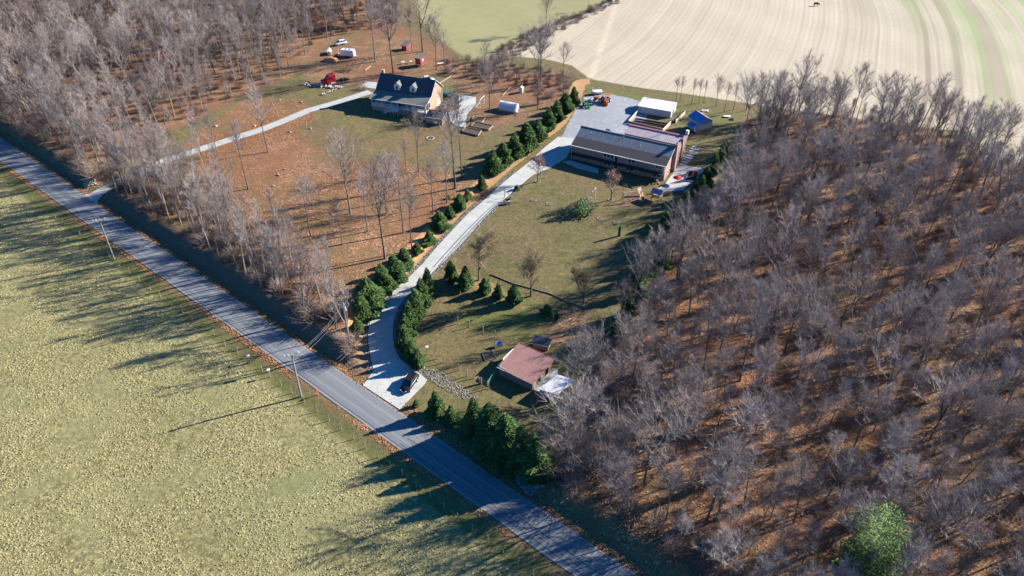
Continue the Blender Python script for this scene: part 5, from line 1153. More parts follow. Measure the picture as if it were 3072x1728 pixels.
# stone rows and firewood, boulders, mound
rr = random.Random(3); b = MB(); b.ball((0, 0, 0), 1, 6, 4, (.3, .22, .18), .25, rr); st_me = b.mesh('stone', M_STONEP)
for nm, label, a, c, n in (('stone_row', 'long row of pale stones below the red lorry cab', (902, 254), (1028, 266), 60), ('stone_row', 'short scatter of stones below the long stone row', (966, 289), (1006, 270), 14)):
    A_, C_ = np.array(Gp(*a)), np.array(Gp(*c)); t_ = thing(nm, A_, 0, label, 'stone row')
    for i in range(n):
        p = (C_-A_)*(i+rr.random())/n; o = link('stone', st_me, t_); o.location = (p[0]+rr.gauss(0, .2), p[1]+rr.gauss(0, .5), .18+.3*rr.random()); o.rotation_euler = (rr.uniform(-.4, .4), 0, rr.uniform(0, 6)); q = rr.uniform(.7, 1.5); o.scale = (q, q, q)
b = MB(); b.ball((0, 0, 0), 1, 8, 5, (.7, .5, .4), .3, rr); bo = b.mesh('boulder', M_STONE)
for (px, py), l in zip(((840, 301), (904, 307), (932, 386), (835, 526), (854, 509), (870, 397), (765, 379), (648, 379), (820, 559)), ('pale boulder on the grass left of the stone rows', 'small boulder by the side driveway below the stone rows', 'white boulder at the tip of the cottage shadow', 'boulder largest of the three on the leafy yard', 'boulder upper of the three on the leafy yard', 'boulder just below the side driveway', 'boulder above the side driveway near the tall tree', 'boulder near the edge of the left wood', 'boulder lowest of the three on the leafy yard')):
    o = link('boulder', bo); o.location = Vector(Gp(px, py))+Vector((0, 0, .15)); o.rotation_euler = (0, 0, px); q = .5+(px % 7)*.06; o.scale = (q, q, q); tag(o, l, 'boulder', 'boulders about the yard')
x, y, z = Gp(992, 182); b = MB(); b.ball((0, 0, 0), 1, 14, 8, (2.8, 1.8, 1.2), .12, rr); o = b.build('earth_mound', simple('orange_clay', (0.48, 0.26, 0.12), (0.36, 0.19, 0.09), 1.5, bump=.4), None, True); o.location = (x, y, z); tag(o, 'mound of orange clay below the white boat and trailer', 'mound')
x, y, z = Gp(1030, 215); b = MB()
for i in range(160): a = rr.uniform(0, 6.28); p = Vector((rr.gauss(0, 1.6), rr.gauss(0, .9), rr.uniform(.1, .8))); b.tube([p, p+Vector((math.cos(a), math.sin(a), rr.uniform(-.3, .4)))], [.04, .01], 3)
o = b.build('brush_pile', M_DARK); o.location = (x, y, z); tag(o, 'dark brush pile between lorry cab and box trailer', 'brush pile')
for px, py, sx, l in ((1210, 192, 1.3, 'white tray table left of the raised red coop'), (1233, 190, .8, 'small white crate beside the raised red coop'), (1322, 196, 2.0, 'white table under the trees right of the raised red coop')):
    x, y, z = Gp(px, py); t_ = thing('white_table', (x, y, z), .3, l, 'table'); b = MB(); b.box(-sx/2, sx/2, -.4, .4, .7, .76); b.build('tabletop', M_WHITE, t_)
    for q in (-1, 1):
        for w_ in (-.35, .3): b = MB(); b.box(q*(sx/2-.1)-.03, q*(sx/2-.1)+.03, w_, w_+.05, -.1, .7); b.build('leg', M_STEEL, t_)
for px, py, px2, py2, l in ((1316, 253, 1355, 228, 'long pale plank leaning out behind the cottage'), (1507, 288, 1531, 264, 'pale pole lying on the ground left of the tiny hut'), (1095, 212, 1112, 200, 'pale board lying right of the lorry chassis')):
    A_, C_ = Vector(Gp(px, py)), Vector(Gp(px2, py2)); b = MB(); b.tube([(0, 0, .15), C_-A_+Vector((0, 0, .2))], .13, 5); o = b.build('long_board', M_TIMBER); o.location = A_; tag(o, l, 'board')
x, y, z = Gp(1340, 288); t_ = thing('covered_boat', (x, y, z), R(-25), 'teal tarpaulin covered boat beside the far end of the cottage', 'boat')
hull(t_, 4.2, 1.9, 1.1, simple('teal_tarp', (0.05, 0.25, 0.26), None, 2), 'cover'); b = MB(); b.box(-1, 1, -.3, .3, -.1, .25); b.build('stand', M_STEEL, t_)
for k, (px, py) in enumerate(((2115, 335), (2180, 352), (2190, 360))):
    x, y, z = Gp(px, py); b = MB(); [b.box(rr.uniform(-1, .6), rr.uniform(.7, 1.3), rr.uniform(-.8, .3), rr.uniform(.4, .9), .05+i*.12, .12+i*.12) for i in range(3)]
    o = b.build('scrap_pile', M_WHITE if k < 2 else M_DARK); o.location = (x, y, z); tag(o, ('low pile of white boards behind the blue-roofed shed', 'scattered white boards right of the blue-roofed shed', 'dark boards heaped at the wood edge')[k], 'board pile')
# ------------------------------------------------------------------ bare trees
def bark(name, c1, c2):
    t = NT(name, 0.9); oi = t.n('ObjectInfo', out=5)
    st = t.n('VectorMath', {0: t.co(), 1: (3, 3, 0.7)}, operation='MULTIPLY')
    c = t.mix(t.noise(st, 2.0, 3), c1, c2); t.color(t.mix(t.math('MULTIPLY', oi, 0.8), c, tuple(v*0.5 for v in c2))); return t.m
M_BARK = bark('grey_bark', (0.27, 0.24, 0.22), (0.15, 0.13, 0.12))
M_TWIG = bark('grey_twigs', (0.56, 0.48, 0.445), (0.33, 0.275, 0.25))
M_TWIGP = bark('buff_twigs', (0.66, 0.52, 0.30), (0.50, 0.38, 0.23))
M_BRUSH = bark('brush_twigs', (0.40, 0.31, 0.26), (0.26, 0.19, 0.165))
t = NT('clinging_brown_leaves', 0.8); t.color(t.mix(t.n('ObjectInfo', out=5), (0.34, 0.18, 0.10), (0.26, 0.13, 0.08))); M_BRLEAF = t.m

def branchset(seed, H, crown0, spread, nb, ntw, lean=0.04, wt=0.032, r0=None, up=0.75, fork=0, tl=1.0, leaves=0, density=6):
    """trunk mesh (trunk + limbs), crown mesh (branches + twigs as slivers)"""
    rr = random.Random(seed); r0 = r0 or H*0.0115; tb = MB(); cb = MB(); tw = []
    ax = rr.uniform(0, 6.28); pts = []; rs = []
    n = 8
    for i in range(n+1):
        q = i/n; pts.append(Vector((lean*H*q*q*math.cos(ax)+rr.gauss(0, .07)*q*H*.06, lean*H*q*q*math.sin(ax)+rr.gauss(0, .07)*q*H*.06, H*.93*q-(0.3 if i == 0 else 0))))
        rs.append(max(.03, r0*(1-q)**.8*(1.25 if i == 0 else 1)))
    stems = [(pts, rs)]
    tb.tube(pts, rs, 6)
    for f in range(fork):
        k = rr.randint(2, 4); a = rr.uniform(0, 6.28); p0 = pts[k]; ln = H-p0.z; pp = [p0]
        for j in range(1, 6): q = j/5; pp.append(p0+Vector((math.cos(a)*ln*.32*q**.8, math.sin(a)*ln*.32*q**.8, ln*.92*q)))
        r_ = [rs[k]*.7*(1-j/5)**.8+.025 for j in range(6)]; tb.tube(pp, r_, 5); stems.append((pp, r_))
    def at(st, z):
        P_, Rr = st
        for i in range(len(P_)-1):
            if P_[i+1].z >= z: q = (z-P_[i].z)/max(1e-6, P_[i+1].z-P_[i].z); return P_[i].lerp(P_[i+1], q), Rr[i]*(1-q)+Rr[i+1]*q
        return P_[-1], Rr[-1]
    ends = []
    for i in range(nb):
        q = (i+rr.random())/nb; st = stems[rr.randrange(len(stems))]; z = max(st[0][0].z+.5, H*(crown0+(0.93-crown0)*q**.85)); p, r_ = at(st, z)
        a = i*2.4+rr.uniform(-.5, .5); Lb = spread*(1.05-.62*q)*rr.uniform(.7, 1.15); el = up*rr.uniform(.75, 1.25)+.25*q
        d = Vector((math.cos(a)*math.cos(el), math.sin(a)*math.cos(el), math.sin(el))); pp = [p]; 
        for j in range(1, 5):
            d = (d+Vector((rr.gauss(0, .16), rr.gauss(0, .16), .10+rr.gauss(0, .12)))).normalized(); pp.append(pp[-1]+d*Lb/4)
        rb = min(r_*.55, .019*Lb+.02); tb.tube(pp, [rb*(1-j/4.3) for j in range(5)], 4, cap=False)
        for j in range(1, 5):
            for m in range(2 if j < 4 else 3):
                p2 = pp[j]; d2 = (d+Vector((rr.gauss(0, .75), rr.gauss(0, .75), rr.uniform(-.1, .7)))).normalized(); L2 = Lb*rr.uniform(.28, .5); q1 = p2+d2*L2*.5+Vector((0, 0, .05)); q2 = p2+d2*L2+Vector((rr.gauss(0, .1), rr.gauss(0, .1), .12*L2))
                cb.tube([p2, q1, q2], [.03, .022, .008], 3, cap=False); ends.append((p2, q1, q2, d2))
    V = []; F = []
    for i in range(ntw):
        p2, q1, q2, d2 = ends[rr.randrange(len(ends))]; q = rr.random(); s_ = p2.lerp(q1, q*2) if q < .5 else q1.lerp(q2, q*2-1)
        d = (d2*.8+Vector((rr.gauss(0, .6), rr.gauss(0, .6), rr.uniform(-.1, .8)))).normalized(); ln = rr.uniform(.35, 1.15)*tl; w = wt*rr.uniform(.6, 1.2)
        sd = d.cross(Vector((rr.gauss(0, 1), rr.gauss(0, 1), rr.gauss(0, 1)))).normalized()*w*.5; e = s_+d*ln; o = len(V)
        V += [tuple(s_-sd), tuple(s_+sd), tuple(e)]; F.append((o, o+1, o+2))
        if rr.random() < .6:
            m = s_+d*ln*.45; e2 = m+(d+Vector((rr.gauss(0, .6), rr.gauss(0, .6), rr.gauss(0, .4)))).normalized()*ln*.6; V += [tuple(m-sd*.7), tuple(m+sd*.7), tuple(e2)]; F.append((o+3, o+4, o+5))
    cb.add(V, F); lf = None
    if leaves:
        lf = MB()
        for i in range(leaves):
            p2, q1, q2, d2 = ends[rr.randrange(len(ends))]; c = p2.lerp(q2, rr.uniform(.3, 1.1))+Vector((rr.gauss(0, .25), rr.gauss(0, .25), rr.gauss(0, .2))); u = Vector((rr.gauss(0, 1), rr.gauss(0, 1), rr.gauss(0, 1))).normalized(); v = u.orthogonal().normalized(); s_ = rr.uniform(.07, .15)
            lf.add([c-u*s_, c-v*s_*.6, c+u*s_, c+v*s_*.6], [(0, 1, 2, 3)])
    return tb, cb, lf
def tree_meshes(nm, mats, *a, **k):
    tb, cb, lf = branchset(*a, **k); return (tb.mesh(nm+'_trunk', mats[0]), cb.mesh(nm+'_crown', mats[1]), lf.mesh(nm+'_leaves', M_BRLEAF) if lf else None)
def place(name, ms, loc, rz, sc, label, cat='tree', group=None, tilt=(0, 0)):
    r = thing(name, loc, rz, label, cat, group); r.scale = (sc,)*3 if not hasattr(sc, '__len__') else sc; r.rotation_euler = (tilt[0], tilt[1], rz)
    link('trunk', ms[0], r); link('crown', ms[1], r)
    if ms[2]: link('leaves', ms[2], r)
    return r
GB = (M_BARK, M_TWIG)
FOREST = [tree_meshes('forest', GB, 100+i, 14.5, (.38, .42, .5, .34, .42, .5, .3, .44)[i], (4.6, 4.0, 3.4, 5.2, 4.4, 3.0, 5.6, 4.0)[i], (24, 22, 18, 28, 24, 16, 32, 20)[i], (1500, 1200, 1000, 1900, 1500, 900, 2200, 1200)[i], fork=(0, 1, 0, 2, 1, 0, 2, 1)[i], wt=.024, tl=1.35, up=(.75, .6, .8, .55, .65, .9, .5, .7)[i]) for i in range(8)]
M_PALEB = bark('pale_bark', (0.42, 0.37, 0.31), (0.26, 0.22, 0.18))
SLIM = [tree_meshes('slim', (M_PALEB, M_TWIG), 150+i, 17.0, (.5, .42, .55, .38)[i], (2.9, 3.6, 2.6, 3.8)[i], (14, 17, 12, 18)[i], (850, 1100, 750, 1300)[i], fork=(0, 1, 0, 1)[i], wt=.024, up=.95, r0=.18) for i in range(4)]
BIG = [tree_meshes('spreading', GB, 200+i, 16.0, .28, 6.2, 36, 7000, fork=2, r0=.28, up=.6, wt=.026) for i in range(3)]
YOUNG = [tree_meshes('young', GB, 300+i, 9.0, .25, 2.2, 18, 1500, r0=.10, wt=.026) for i in range(3)]
PEAR = [tree_meshes('orchard', (M_BARK, M_TWIGP), 400+i, 6.0, .22, 2.3, 26, 3400, r0=.11, wt=.018, up=.95, fork=1) for i in range(2)]
OAKL = [tree_meshes('leafy', GB, 500+i, 7.0, .25, 2.6, 22, 500, r0=.14, leaves=900, up=.6) for i in range(2)]
BRUSH = []
for i in range(4):
    rr = random.Random(600+i); V = []; F = []
    for k in range(420):
        a, r_ = rr.uniform(0, 6.28), rr.random()**.6*1.3; p = Vector((math.cos(a)*r_*.6, math.sin(a)*r_*.6, rr.uniform(0, 1.6)*(1 if k > 80 else 0))); d = Vector((math.cos(a)*.5+rr.gauss(0, .5), math.sin(a)*.5+rr.gauss(0, .5), rr.uniform(.2, 1.2))).normalized()
        ln = rr.uniform(.4, 1.3) if k > 80 else rr.uniform(1.4, 2.6); sd = d.orthogonal().normalized()*(.016 if k > 80 else .024); o = len(V); V += [tuple(p-sd), tuple(p+sd), tuple(p+d*ln)]; F.append((o, o+1, o+2))
    BRUSH.append(MB().add(V, F).mesh('brush', M_BRUSH))

# ------------------------------------------------------------------ where the woods stand
def sample(poly, dmin, n, test=None, seed=1, old=()):
    r_ = np.random.RandomState(seed); poly = np.asarray(poly); lo, hi = poly.min(0), poly.max(0); cell = {}; out = []
    def key(p): return (int(p[0]//dmin), int(p[1]//dmin))
    for p in old: cell.setdefault(key(p), []).append(p)
    C = lo+r_.rand(n, 2)*(hi-lo); ok = sd_poly(C, poly) > 0
    if test is not None: ok &= test(C)
    for p in C[ok]:
        kx, ky = key(p); good = True
        for i in (-1, 0, 1):
            for j in (-1, 0, 1):
                for q in cell.get((kx+i, ky+j), ()):
                    if (q[0]-p[0])**2+(q[1]-p[1])**2 < dmin*dmin: good = False
        if good: out.append(p); cell.setdefault((kx, ky), []).append(p)
    return out
def inview(p, m=150):
    a = proj((p[0], p[1], 2)); c = proj((p[0], p[1], 15)); return (-m < a[0] < 3072+m or -m < c[0] < 3072+m) and a[1] > -60 and c[1] < 1728+60
W1 = VW([(-330, 150), (-330, -140), (1010, -140), (1000, 60), (930, 85), (880, 75), (800, 105), (735, 175), (690, 205), (620, 232), (560, 262), (470, 308), (400, 338), (350, 385), (310, 430), (240, 470), (180, 440)])
W2 = VW([(285, 505), (340, 440), (420, 425), (500, 445), (560, 500), (600, 570), (650, 610), (720, 650), (780, 690), (830, 740), (860, 800), (885, 870), (885, 905), (560, 720)])
drv2_far = lambda P: poly_dist(P, DRV2)[0] > 3.5
okroad = lambda P: (road_s(P) > 7.6) & drv2_far(P)
w1 = sample(W1, 4.3, 9000, okroad, 1)
w1b = sample(W1, 2.6, 9000, lambda P: okroad(P) & (road_s(P) < 20), 12, w1)
w2 = sample(W2, 3.4, 4500, okroad, 2); w2 += sample(W2, 2.3, 6000, lambda P: okroad(P) & (road_s(P) < 13), 15, w2)
w3 = sample(np.asarray(WOODR), 4.8, 14000, lambda P: (road_s(P) > 7.6) & (P[:, 0] < 210) & (P[:, 1] > 20) & (P[:, 1] < 300), 3)
w4 = sample(np.asarray(WOODR), 3.4, 30000, lambda P: (road_s(P) > 7.6) & (P[:, 0] < 80) & (P[:, 1] > 122) & (P[:, 1] < 190) & (sd_poly(P, WOODR) < 9) & (sd_poly(P, WOODR) > 3.5), 13, w3)
w3 += w4; w1 += w1b
print('forest counts', len(w1), len(w2), len(w3))
allt = [(p, 'L') for p in w1]+[(p, 'S') for p in w2]+[(p, 'R') for p in w3]
def open_sun(p):
    for bx, by, hw, ln in ((36.0, 168.0, 9.0, 34.0), (1.5, 97.5, 6.0, 30.0), (50.0, 191.0, 5.0, 22.0)):
        dx, dy = p[0]-bx, p[1]-by; al = dx*SUN_V.x/math.cos(SUN_EL)+dy*SUN_V.y/math.cos(SUN_EL); la = -dx*SUN_V.y/math.cos(SUN_EL)+dy*SUN_V.x/math.cos(SUN_EL)
        if 0 < al < ln and abs(la) < hw: return False
    return True
allt = [q for q in allt if q[1] != 'R' or open_sun(q[0]) or (int(q[0][0]*7) % 6 == 0)]
def dist_cam(p): return math.hypot(p[0], p[1])+(0 if inview(p) else 1000)
allt.sort(key=lambda q: dist_cam(q[0])); NIND = 285
ind, rest = allt[:NIND], allt[NIND:]
GL = {'L': ('bare grey tree in the dense wood along the far left of the road', 'bare trees of the left wood'),
      'S': ('bare slim tree in the strip between road and leafy yard', 'bare trees of the roadside strip'),
      'R': ('bare grey tree in the wood right of the house, above the road', 'bare trees of the right wood')}
rr = random.Random(77)
LOOK = ('tall', 'forked', 'narrow-crowned', 'broad', 'round-crowned', 'thin upright', 'wide-spreading', 'twin-stemmed')
PINE_P = np.array(Gp(2565, 1765)[:2])
def area(p, g):
    s_, t_ = float(road_s(np.array(p))), float(road_t(np.array(p))); px = proj((p[0], p[1], 1.5))
    if g == 'L': return 'bare tree in the wood left of the side driveway'
    if g == 'S': return 'bare tree between road and leafy yard'+(', towards the driveway pole' if px[0] > 640 else ', towards the side driveway')
    if np.hypot(*(np.array(p)-PINE_P)) < 12: return 'bare tree close around the lone light green pine'
    if s_ < 14: return 'bare tree directly on top of the shaded road bank'
    if float(sd_poly(np.array([p]), WOODR)[0]) < 7: return 'bare tree at the wood edge facing the paddock and lawn'
    if px[0] > 2700: return 'bare tree deep in the wood at the far right'
    if px[1] > 1350: return 'bare tree in the lower right wood towards the pine'
    if px[1] > 1000: return 'bare tree inside the right wood level with the red barn'
    return 'bare tree inside the right wood level with the big lawn'
for p, g in ind:
    k = rr.randrange(8); s_ = (rr.uniform(.62, 1.15) if g != 'S' else rr.uniform(.62, 1.0)); z = hz(*p)
    slim = g == 'S' and rr.random() < .8
    if slim: k = rr.randrange(4); s_ = rr.uniform(.75, 1.05)
    place('forest_tree', SLIM[k] if slim else FOREST[k], (p[0], p[1], z), rr.uniform(0, 6.28), (s_, s_, s_*rr.uniform(.85, 1.05)), (('slim pale' if slim else LOOK[k])+' '+area(p, g)), 'tree', GL[g][1]+' '+('slim pale' if slim else LOOK[k])+' '+area(p, g)[:60], (rr.gauss(0, .05), rr.gauss(0, .05)))

def instancer(name, pts, protos, label, seed=9, scl=(.78, 1.12), cat='woodland'):
    """one object: instances of a few meshes on points (trees too many to stand singly)"""
    r_ = np.random.RandomState(seed); n = len(pts)
    me = bpy.data.meshes.new(name); P_ = np.array([(p[0], p[1], hz(p[0], p[1])-.05) for p in pts], np.float32); me.vertices.add(n); me.vertices.foreach_set('co', P_.ravel())
    at = me.attributes.new('kind_i', 'INT', 'POINT'); at.data.foreach_set('value', r_.randint(0, len(protos), n).astype(np.int32))
    at = me.attributes.new('rot', 'FLOAT_VECTOR', 'POINT'); rt = np.stack([r_.randn(n)*.05, r_.randn(n)*.05, r_.rand(n)*6.28], -1).astype(np.float32); at.data.foreach_set('vector', rt.ravel())
    at = me.attributes.new('scl', 'FLOAT', 'POINT'); at.data.foreach_set('value', (scl[0]+(scl[1]-scl[0])*r_.rand(n)).astype(np.float32))
    o = link(name, me, kind='stuff'); o['label'] = label; o['category'] = cat
    ng = bpy.data.node_groups.new(name, 'GeometryNodeTree'); ng.interface.new_socket('Geometry', in_out='INPUT', socket_type='NodeSocketGeometry'); ng.interface.new_socket('Geometry', in_out='OUTPUT', socket_type='NodeSocketGeometry')
    N = ng.nodes; Lk = ng.links; gi = N.new('NodeGroupInput'); go = N.new('NodeGroupOutput'); J = N.new('GeometryNodeJoinGeometry')
    def na(nm, ty): a = N.new('GeometryNodeInputNamedAttribute'); a.data_type = ty; a.inputs['Name'].default_value = nm; return a.outputs['Attribute']
    kin, rot, sc_ = na('kind_i', 'INT'), na('rot', 'FLOAT_VECTOR'), na('scl', 'FLOAT')
    for k, objs in enumerate(protos):
        cmp = N.new('FunctionNodeCompare'); cmp.data_type = 'INT'; cmp.operation = 'EQUAL'; Lk.new(kin, cmp.inputs[2]); cmp.inputs[3].default_value = k
        jj = N.new('GeometryNodeJoinGeometry')
        for ob in objs:
            oi = N.new('GeometryNodeObjectInfo'); oi.transform_space = 'ORIGINAL'; oi.inputs['Object'].default_value = ob; oi.inputs['As Instance'].default_value = False; Lk.new(oi.outputs['Geometry'], jj.inputs[0])
        ip = N.new('GeometryNodeInstanceOnPoints'); Lk.new(gi.outputs[0], ip.inputs['Points']); Lk.new(cmp.outputs[0], ip.inputs['Selection']); Lk.new(jj.outputs[0], ip.inputs['Instance']); Lk.new(rot, ip.inputs['Rotation']); Lk.new(sc_, ip.inputs['Scale']); Lk.new(ip.outputs[0], J.inputs[0])
    Lk.new(J.outputs[0], go.inputs[0]); md = o.modifiers.new('instances', 'NODES'); md.node_group = ng; return o
protoobj = {}
for o in list(COL.objects):
    if o.type == 'MESH' and o.parent and o.parent.name.startswith('forest_tree'): protoobj.setdefault(o.data.name, o)
# a slim prototype pair always exists in the strip
SO = [(protoobj[m[0].name], protoobj[m[1].name]) for m in SLIM if m[0].name in protoobj]
FO = [(protoobj[m[0].name], protoobj[m[1].name]) for m in FOREST if m[0].name in protoobj and m[1].name in protoobj]
for g, nm, lb in (('L', 'left_woodland', 'farther bare grey trees of the wood filling the upper left'), ('S', 'roadside_woodland', 'farther slim bare trees of the strip beside the road'), ('R', 'right_woodland', 'farther bare grey trees of the wood filling the right')):
    pts = [p for p, q in rest if q == g]
    if pts: instancer(nm, pts, {'L': FO+SO*2, 'S': SO+FO[:2], 'R': FO}[g], lb, seed=ord(g), scl=(.62, 1.15) if g != 'S' else (.75, 1.05))
print('rest', len(rest), 'FO', len(FO))

# ------------------------------------------------------------------ trees that can be told apart
def vtree(name, ms, px, py, top, label, group=None, H=14.5, rz=None, wide=1.0, tilt=(0, 0), cat='tree'):
    x, y, z = Gp(px, py); h = rise(px, py, top); s_ = h/H; return place(name, ms, (x, y, z), rz if rz is not None else (px*.37) % 6.28, (s_*wide, s_*wide, s_), label, cat, group, tilt)
YT = [(804, 456, 268, 0, 'tall bare tree beside the side driveway, nearest its middle'), (745, 567, 372, 5, 'slim leaning bare tree alone below the side driveway'), (688, 657, 520, 3, 'forked bare tree above the road bank in the leafy yard'),
      (711, 564, 470, 5, 'small bare tree just left of the slim leaning one'), (654, 468, 340, 2, 'thin bare tree below the side driveway, second from the left wood'), (606, 476, 330, 2, 'thin bare tree crossing the side driveway nearest the left wood'),
      (729, 450, 360, 5, 'thin sapling at the edge of the side driveway beside the tallest tree'), (1051, 641, 425, 6, 'large spreading bare tree in the middle of the leafy yard'), (932, 708, 545, 4, 'bare tree with long shadow left of the large spreading one'),
      (1028, 734, 600, 2, 'bare tree below the large spreading one'), (1103, 695, 520, 5, 'thin bare tree right of the large spreading one'), (1155, 776, 500, 1, 'tall straight bare tree with crown over the lower leafy yard'),
      (1002, 713, 640, 5, 'small sapling between two bare trees in the lower leafy yard'), (1211, 698, 470, 4, 'bare tree with dark trunk near the young cedars, upper'), (1219, 512, 420, 5, 'small thin tree below the planted bed of the cottage'),
      (1256, 515, 350, 7, 'tall bare tree right in front of the cottage'), (1365, 566, 300, 2, 'pale trunked tall tree below the raised beds'), (1386, 532, 290, 5, 'dark trunked tall tree whose crown crosses the forecourt'),
      (1341, 608, 440, 4, 'bare tree left of the driveway cedars'), (1236, 753, 560, 2, 'thin bare tree by the row of young cedars'), (1160, 640, 470, 4, 'mid-yard bare tree with fine crown'), (1300, 640, 480, 2, 'slender bare tree between leafy yard and cedars'),
      (1268, 155, -60, 6, 'big bare tree behind the raised red coop'), (1236, 155, 30, 5, 'straight dark tree left of the big bare tree behind the coop'), (1309, 210, 60, 4, 'bare tree right of the raised red coop'), (1334, 202, 95, 1, 'forked bare tree at the edge of the far meadow by the coop'),
      (1179, 219, 10, 3, 'pair of tall grey trunks just behind the cottage chimney'), (1126, 185, -20, 5, 'very tall straight tree left of the cottage chimney'), (1182, 60, -90, 2, 'tall tree behind the far red coop'), (1469, 326, 190, 6, 'bare tree standing between forecourt and polythene tunnel'),
      (1614, 315, 100, 2, 'tall double-stemmed tree behind the upper cedars'), (1622, 248, 60, 3, 'tall tree with long side limb at the corner of the stubble field'), (1638, 94, -20, 4, 'tree alone on the hedge line between meadow and stubble field'), (1763, 30, -20, 5, 'small tree far up the hedge line at the top'),
      (1690, 240, 130, 4, 'bare tree at the field corner behind the last cedar'), (1560, 240, 150, 5, 'thin tree behind the tiny pale hut'), (1510, 236, 160, 1, 'bare tree in the scrub left of the field corner'), (1455, 205, 130, 3, 'bare tree in the scrub below the far meadow')]
for px, py, top, k, lb in YT: vtree('yard_tree', FOREST[k], px, py, top, lb, 'single bare trees about the yard', wide=1.0)
for i, (px, py, top) in enumerate(((2027, 307, 235), (2039, 307, 232), (2075, 312, 238), (2096, 309, 240), (2111, 309, 245), (2147, 320, 230), (2172, 337, 250), (2200, 330, 250), (2238, 332, 235))):
    vtree('hedgerow_tree', FOREST[(2, 5, 5, 2, 5, 0, 2, 5, 0)[i]], px, py, top, ['first', 'second', 'third', 'fourth', 'fifth', 'sixth', 'seventh', 'eighth', 'ninth'][i]+' thin bare tree from the left in the row at the stubble field edge', 'thin trees along the stubble field edge')
for i, (px, py, top, lb) in enumerate(((2280, 360, 232, 'dark-limbed tree at the near field edge, leftmost'), (2390, 353, 240, 'dark-limbed tree standing against the stubble, second'), (2500, 385, 245, 'wide dark-limbed tree against the stubble, third'), (2805, 440, 290, 'dark leaning tree reaching far out over the stubble'), (2930, 455, 330, 'fan-shaped bush-like tree at the right end of the wood edge'))):
    vtree('edge_tree', BIG[i % 3], px, py, top, lb, 'dark trees against the stubble field', 16.0, tilt=(0, .12+.1*(i == 3)), wide=.8)
for px, py, top, lb in ((2030, 838, 690, 'pale wide-crowned tree overhanging the lawn at the wood edge'), (1841, 1420, 1270, 'pale tree with many limbs near the road at the wood corner'), (1900, 1130, 960, 'pale wide tree at the wood edge beside the lean-to')): vtree('edge_tree', BIG[1], px, py, top, lb, None, 16.0)
# pear trees of the paddock, leafy brown trees
for i, (px, py, top, lb) in enumerate(((1437, 840, 715, 'buff-twigged young tree between two conifers at the top of the paddock'), (1593, 888, 765, 'buff-twigged young tree in the middle of the paddock fence'), (1750, 912, 815, 'buff-twigged young tree nearest the right wood'))): vtree('young_orchard_tree', PEAR[i % 2], px, py, top, lb, None, 6.0, wide=1.15)
vtree('oak_tree', OAKL[0], 1613, 545, 473, 'small tree with clinging brown leaves on a stone ring beside the driveway', None, 7.0, wide=1.15)
vtree('oak_tree', OAKL[1], 1833, 600, 518, 'small tree with orange-brown leaves in front of the long brick house', None, 7.0, wide=1.15)
vtree('oak_tree', OAKL[1], 1612, 330, 225, 'tree with reddish clinging leaves behind the upper cedars', None, 7.0, wide=.7)
vtree('oak_tree', OAKL[0], 1690, 300, 215, 'reddish leafy tree behind the last cedars near the field', None, 7.0, wide=.6)
x, y, z = Gp(1450, 625)
for i, (px, py, lb) in enumerate(((1240, 350, 'bare shrub beside the cottage steps, left'), (1265, 355, 'bare shrub beside the cottage steps, right'), (1345, 318, 'brown shrub in the tan planter'), (1086, 268, 'small shrub by the carport slab'), (1395, 600, 'thin bare shrub in the cedar row'), (1455, 590, 'bare shrub on the clay bank'))):
    x, y, z = Gp(px, py); r = thing('shrub', (x, y, z), i, lb, 'shrub'); link('foliage', BRUSH[i % 4], r); r.scale = (1.2, 1.2, .9)

# a few big old trees lean inside the right wood; saplings fill it
for i, (px, py, top, lb) in enumerate(((2300, 1080, 860, 'big dark leaning tree in the middle of the right wood'), (2760, 1090, 900, 'big dark leaning tree towards the right border'), (2880, 1330, 1150, 'big bare tree near the lower right border'), (2150, 1560, 1390, 'big pale-limbed tree in the lower right wood'),
        (2420, 700, 545, 'big dark tree in the upper right wood'), (2950, 800, 640, 'big leaning tree at the right border level with the lawn'), (2080, 1290, 1120, 'big bare tree behind the roadside evergreens'), (380, 250, 90, 'big grey tree inside the left wood'), (640, 200, 30, 'big grey tree of the left wood nearer the clearing'))):
    vtree('old_tree', BIG[i % 3], px, py, top, lb, None, 16.0, tilt=(0, .1+.05*(i % 3)), wide=.9)
SAP = []
for i, (px, py) in enumerate(((2000, 1010), (1960, 1230), (2200, 620))):
    x, y, z = Gp(px, py); r = place('sapling', YOUNG[i], (x, y, z), i, .9, ['slender sapling at the wood edge above the lean-to', 'slender sapling among trees above the evergreens', 'slender sapling at the wood edge right of the patio'][i], 'tree'); SAP.append((r.children[0], r.children[1]))
sp = sample(np.asarray(WOODR), 5.2, 16000, lambda P: (road_s(P) > 8) & (P[:, 0] < 190) & (P[:, 1] < 240), 41); sp = [p for p in sp if open_sun(p)]
instancer('woodland_saplings', sp+sample(W1, 5.5, 9000, okroad, 42), SAP, 'thin bare saplings filling the woods between the taller trees', 43, (.6, 1.15), 'saplings')
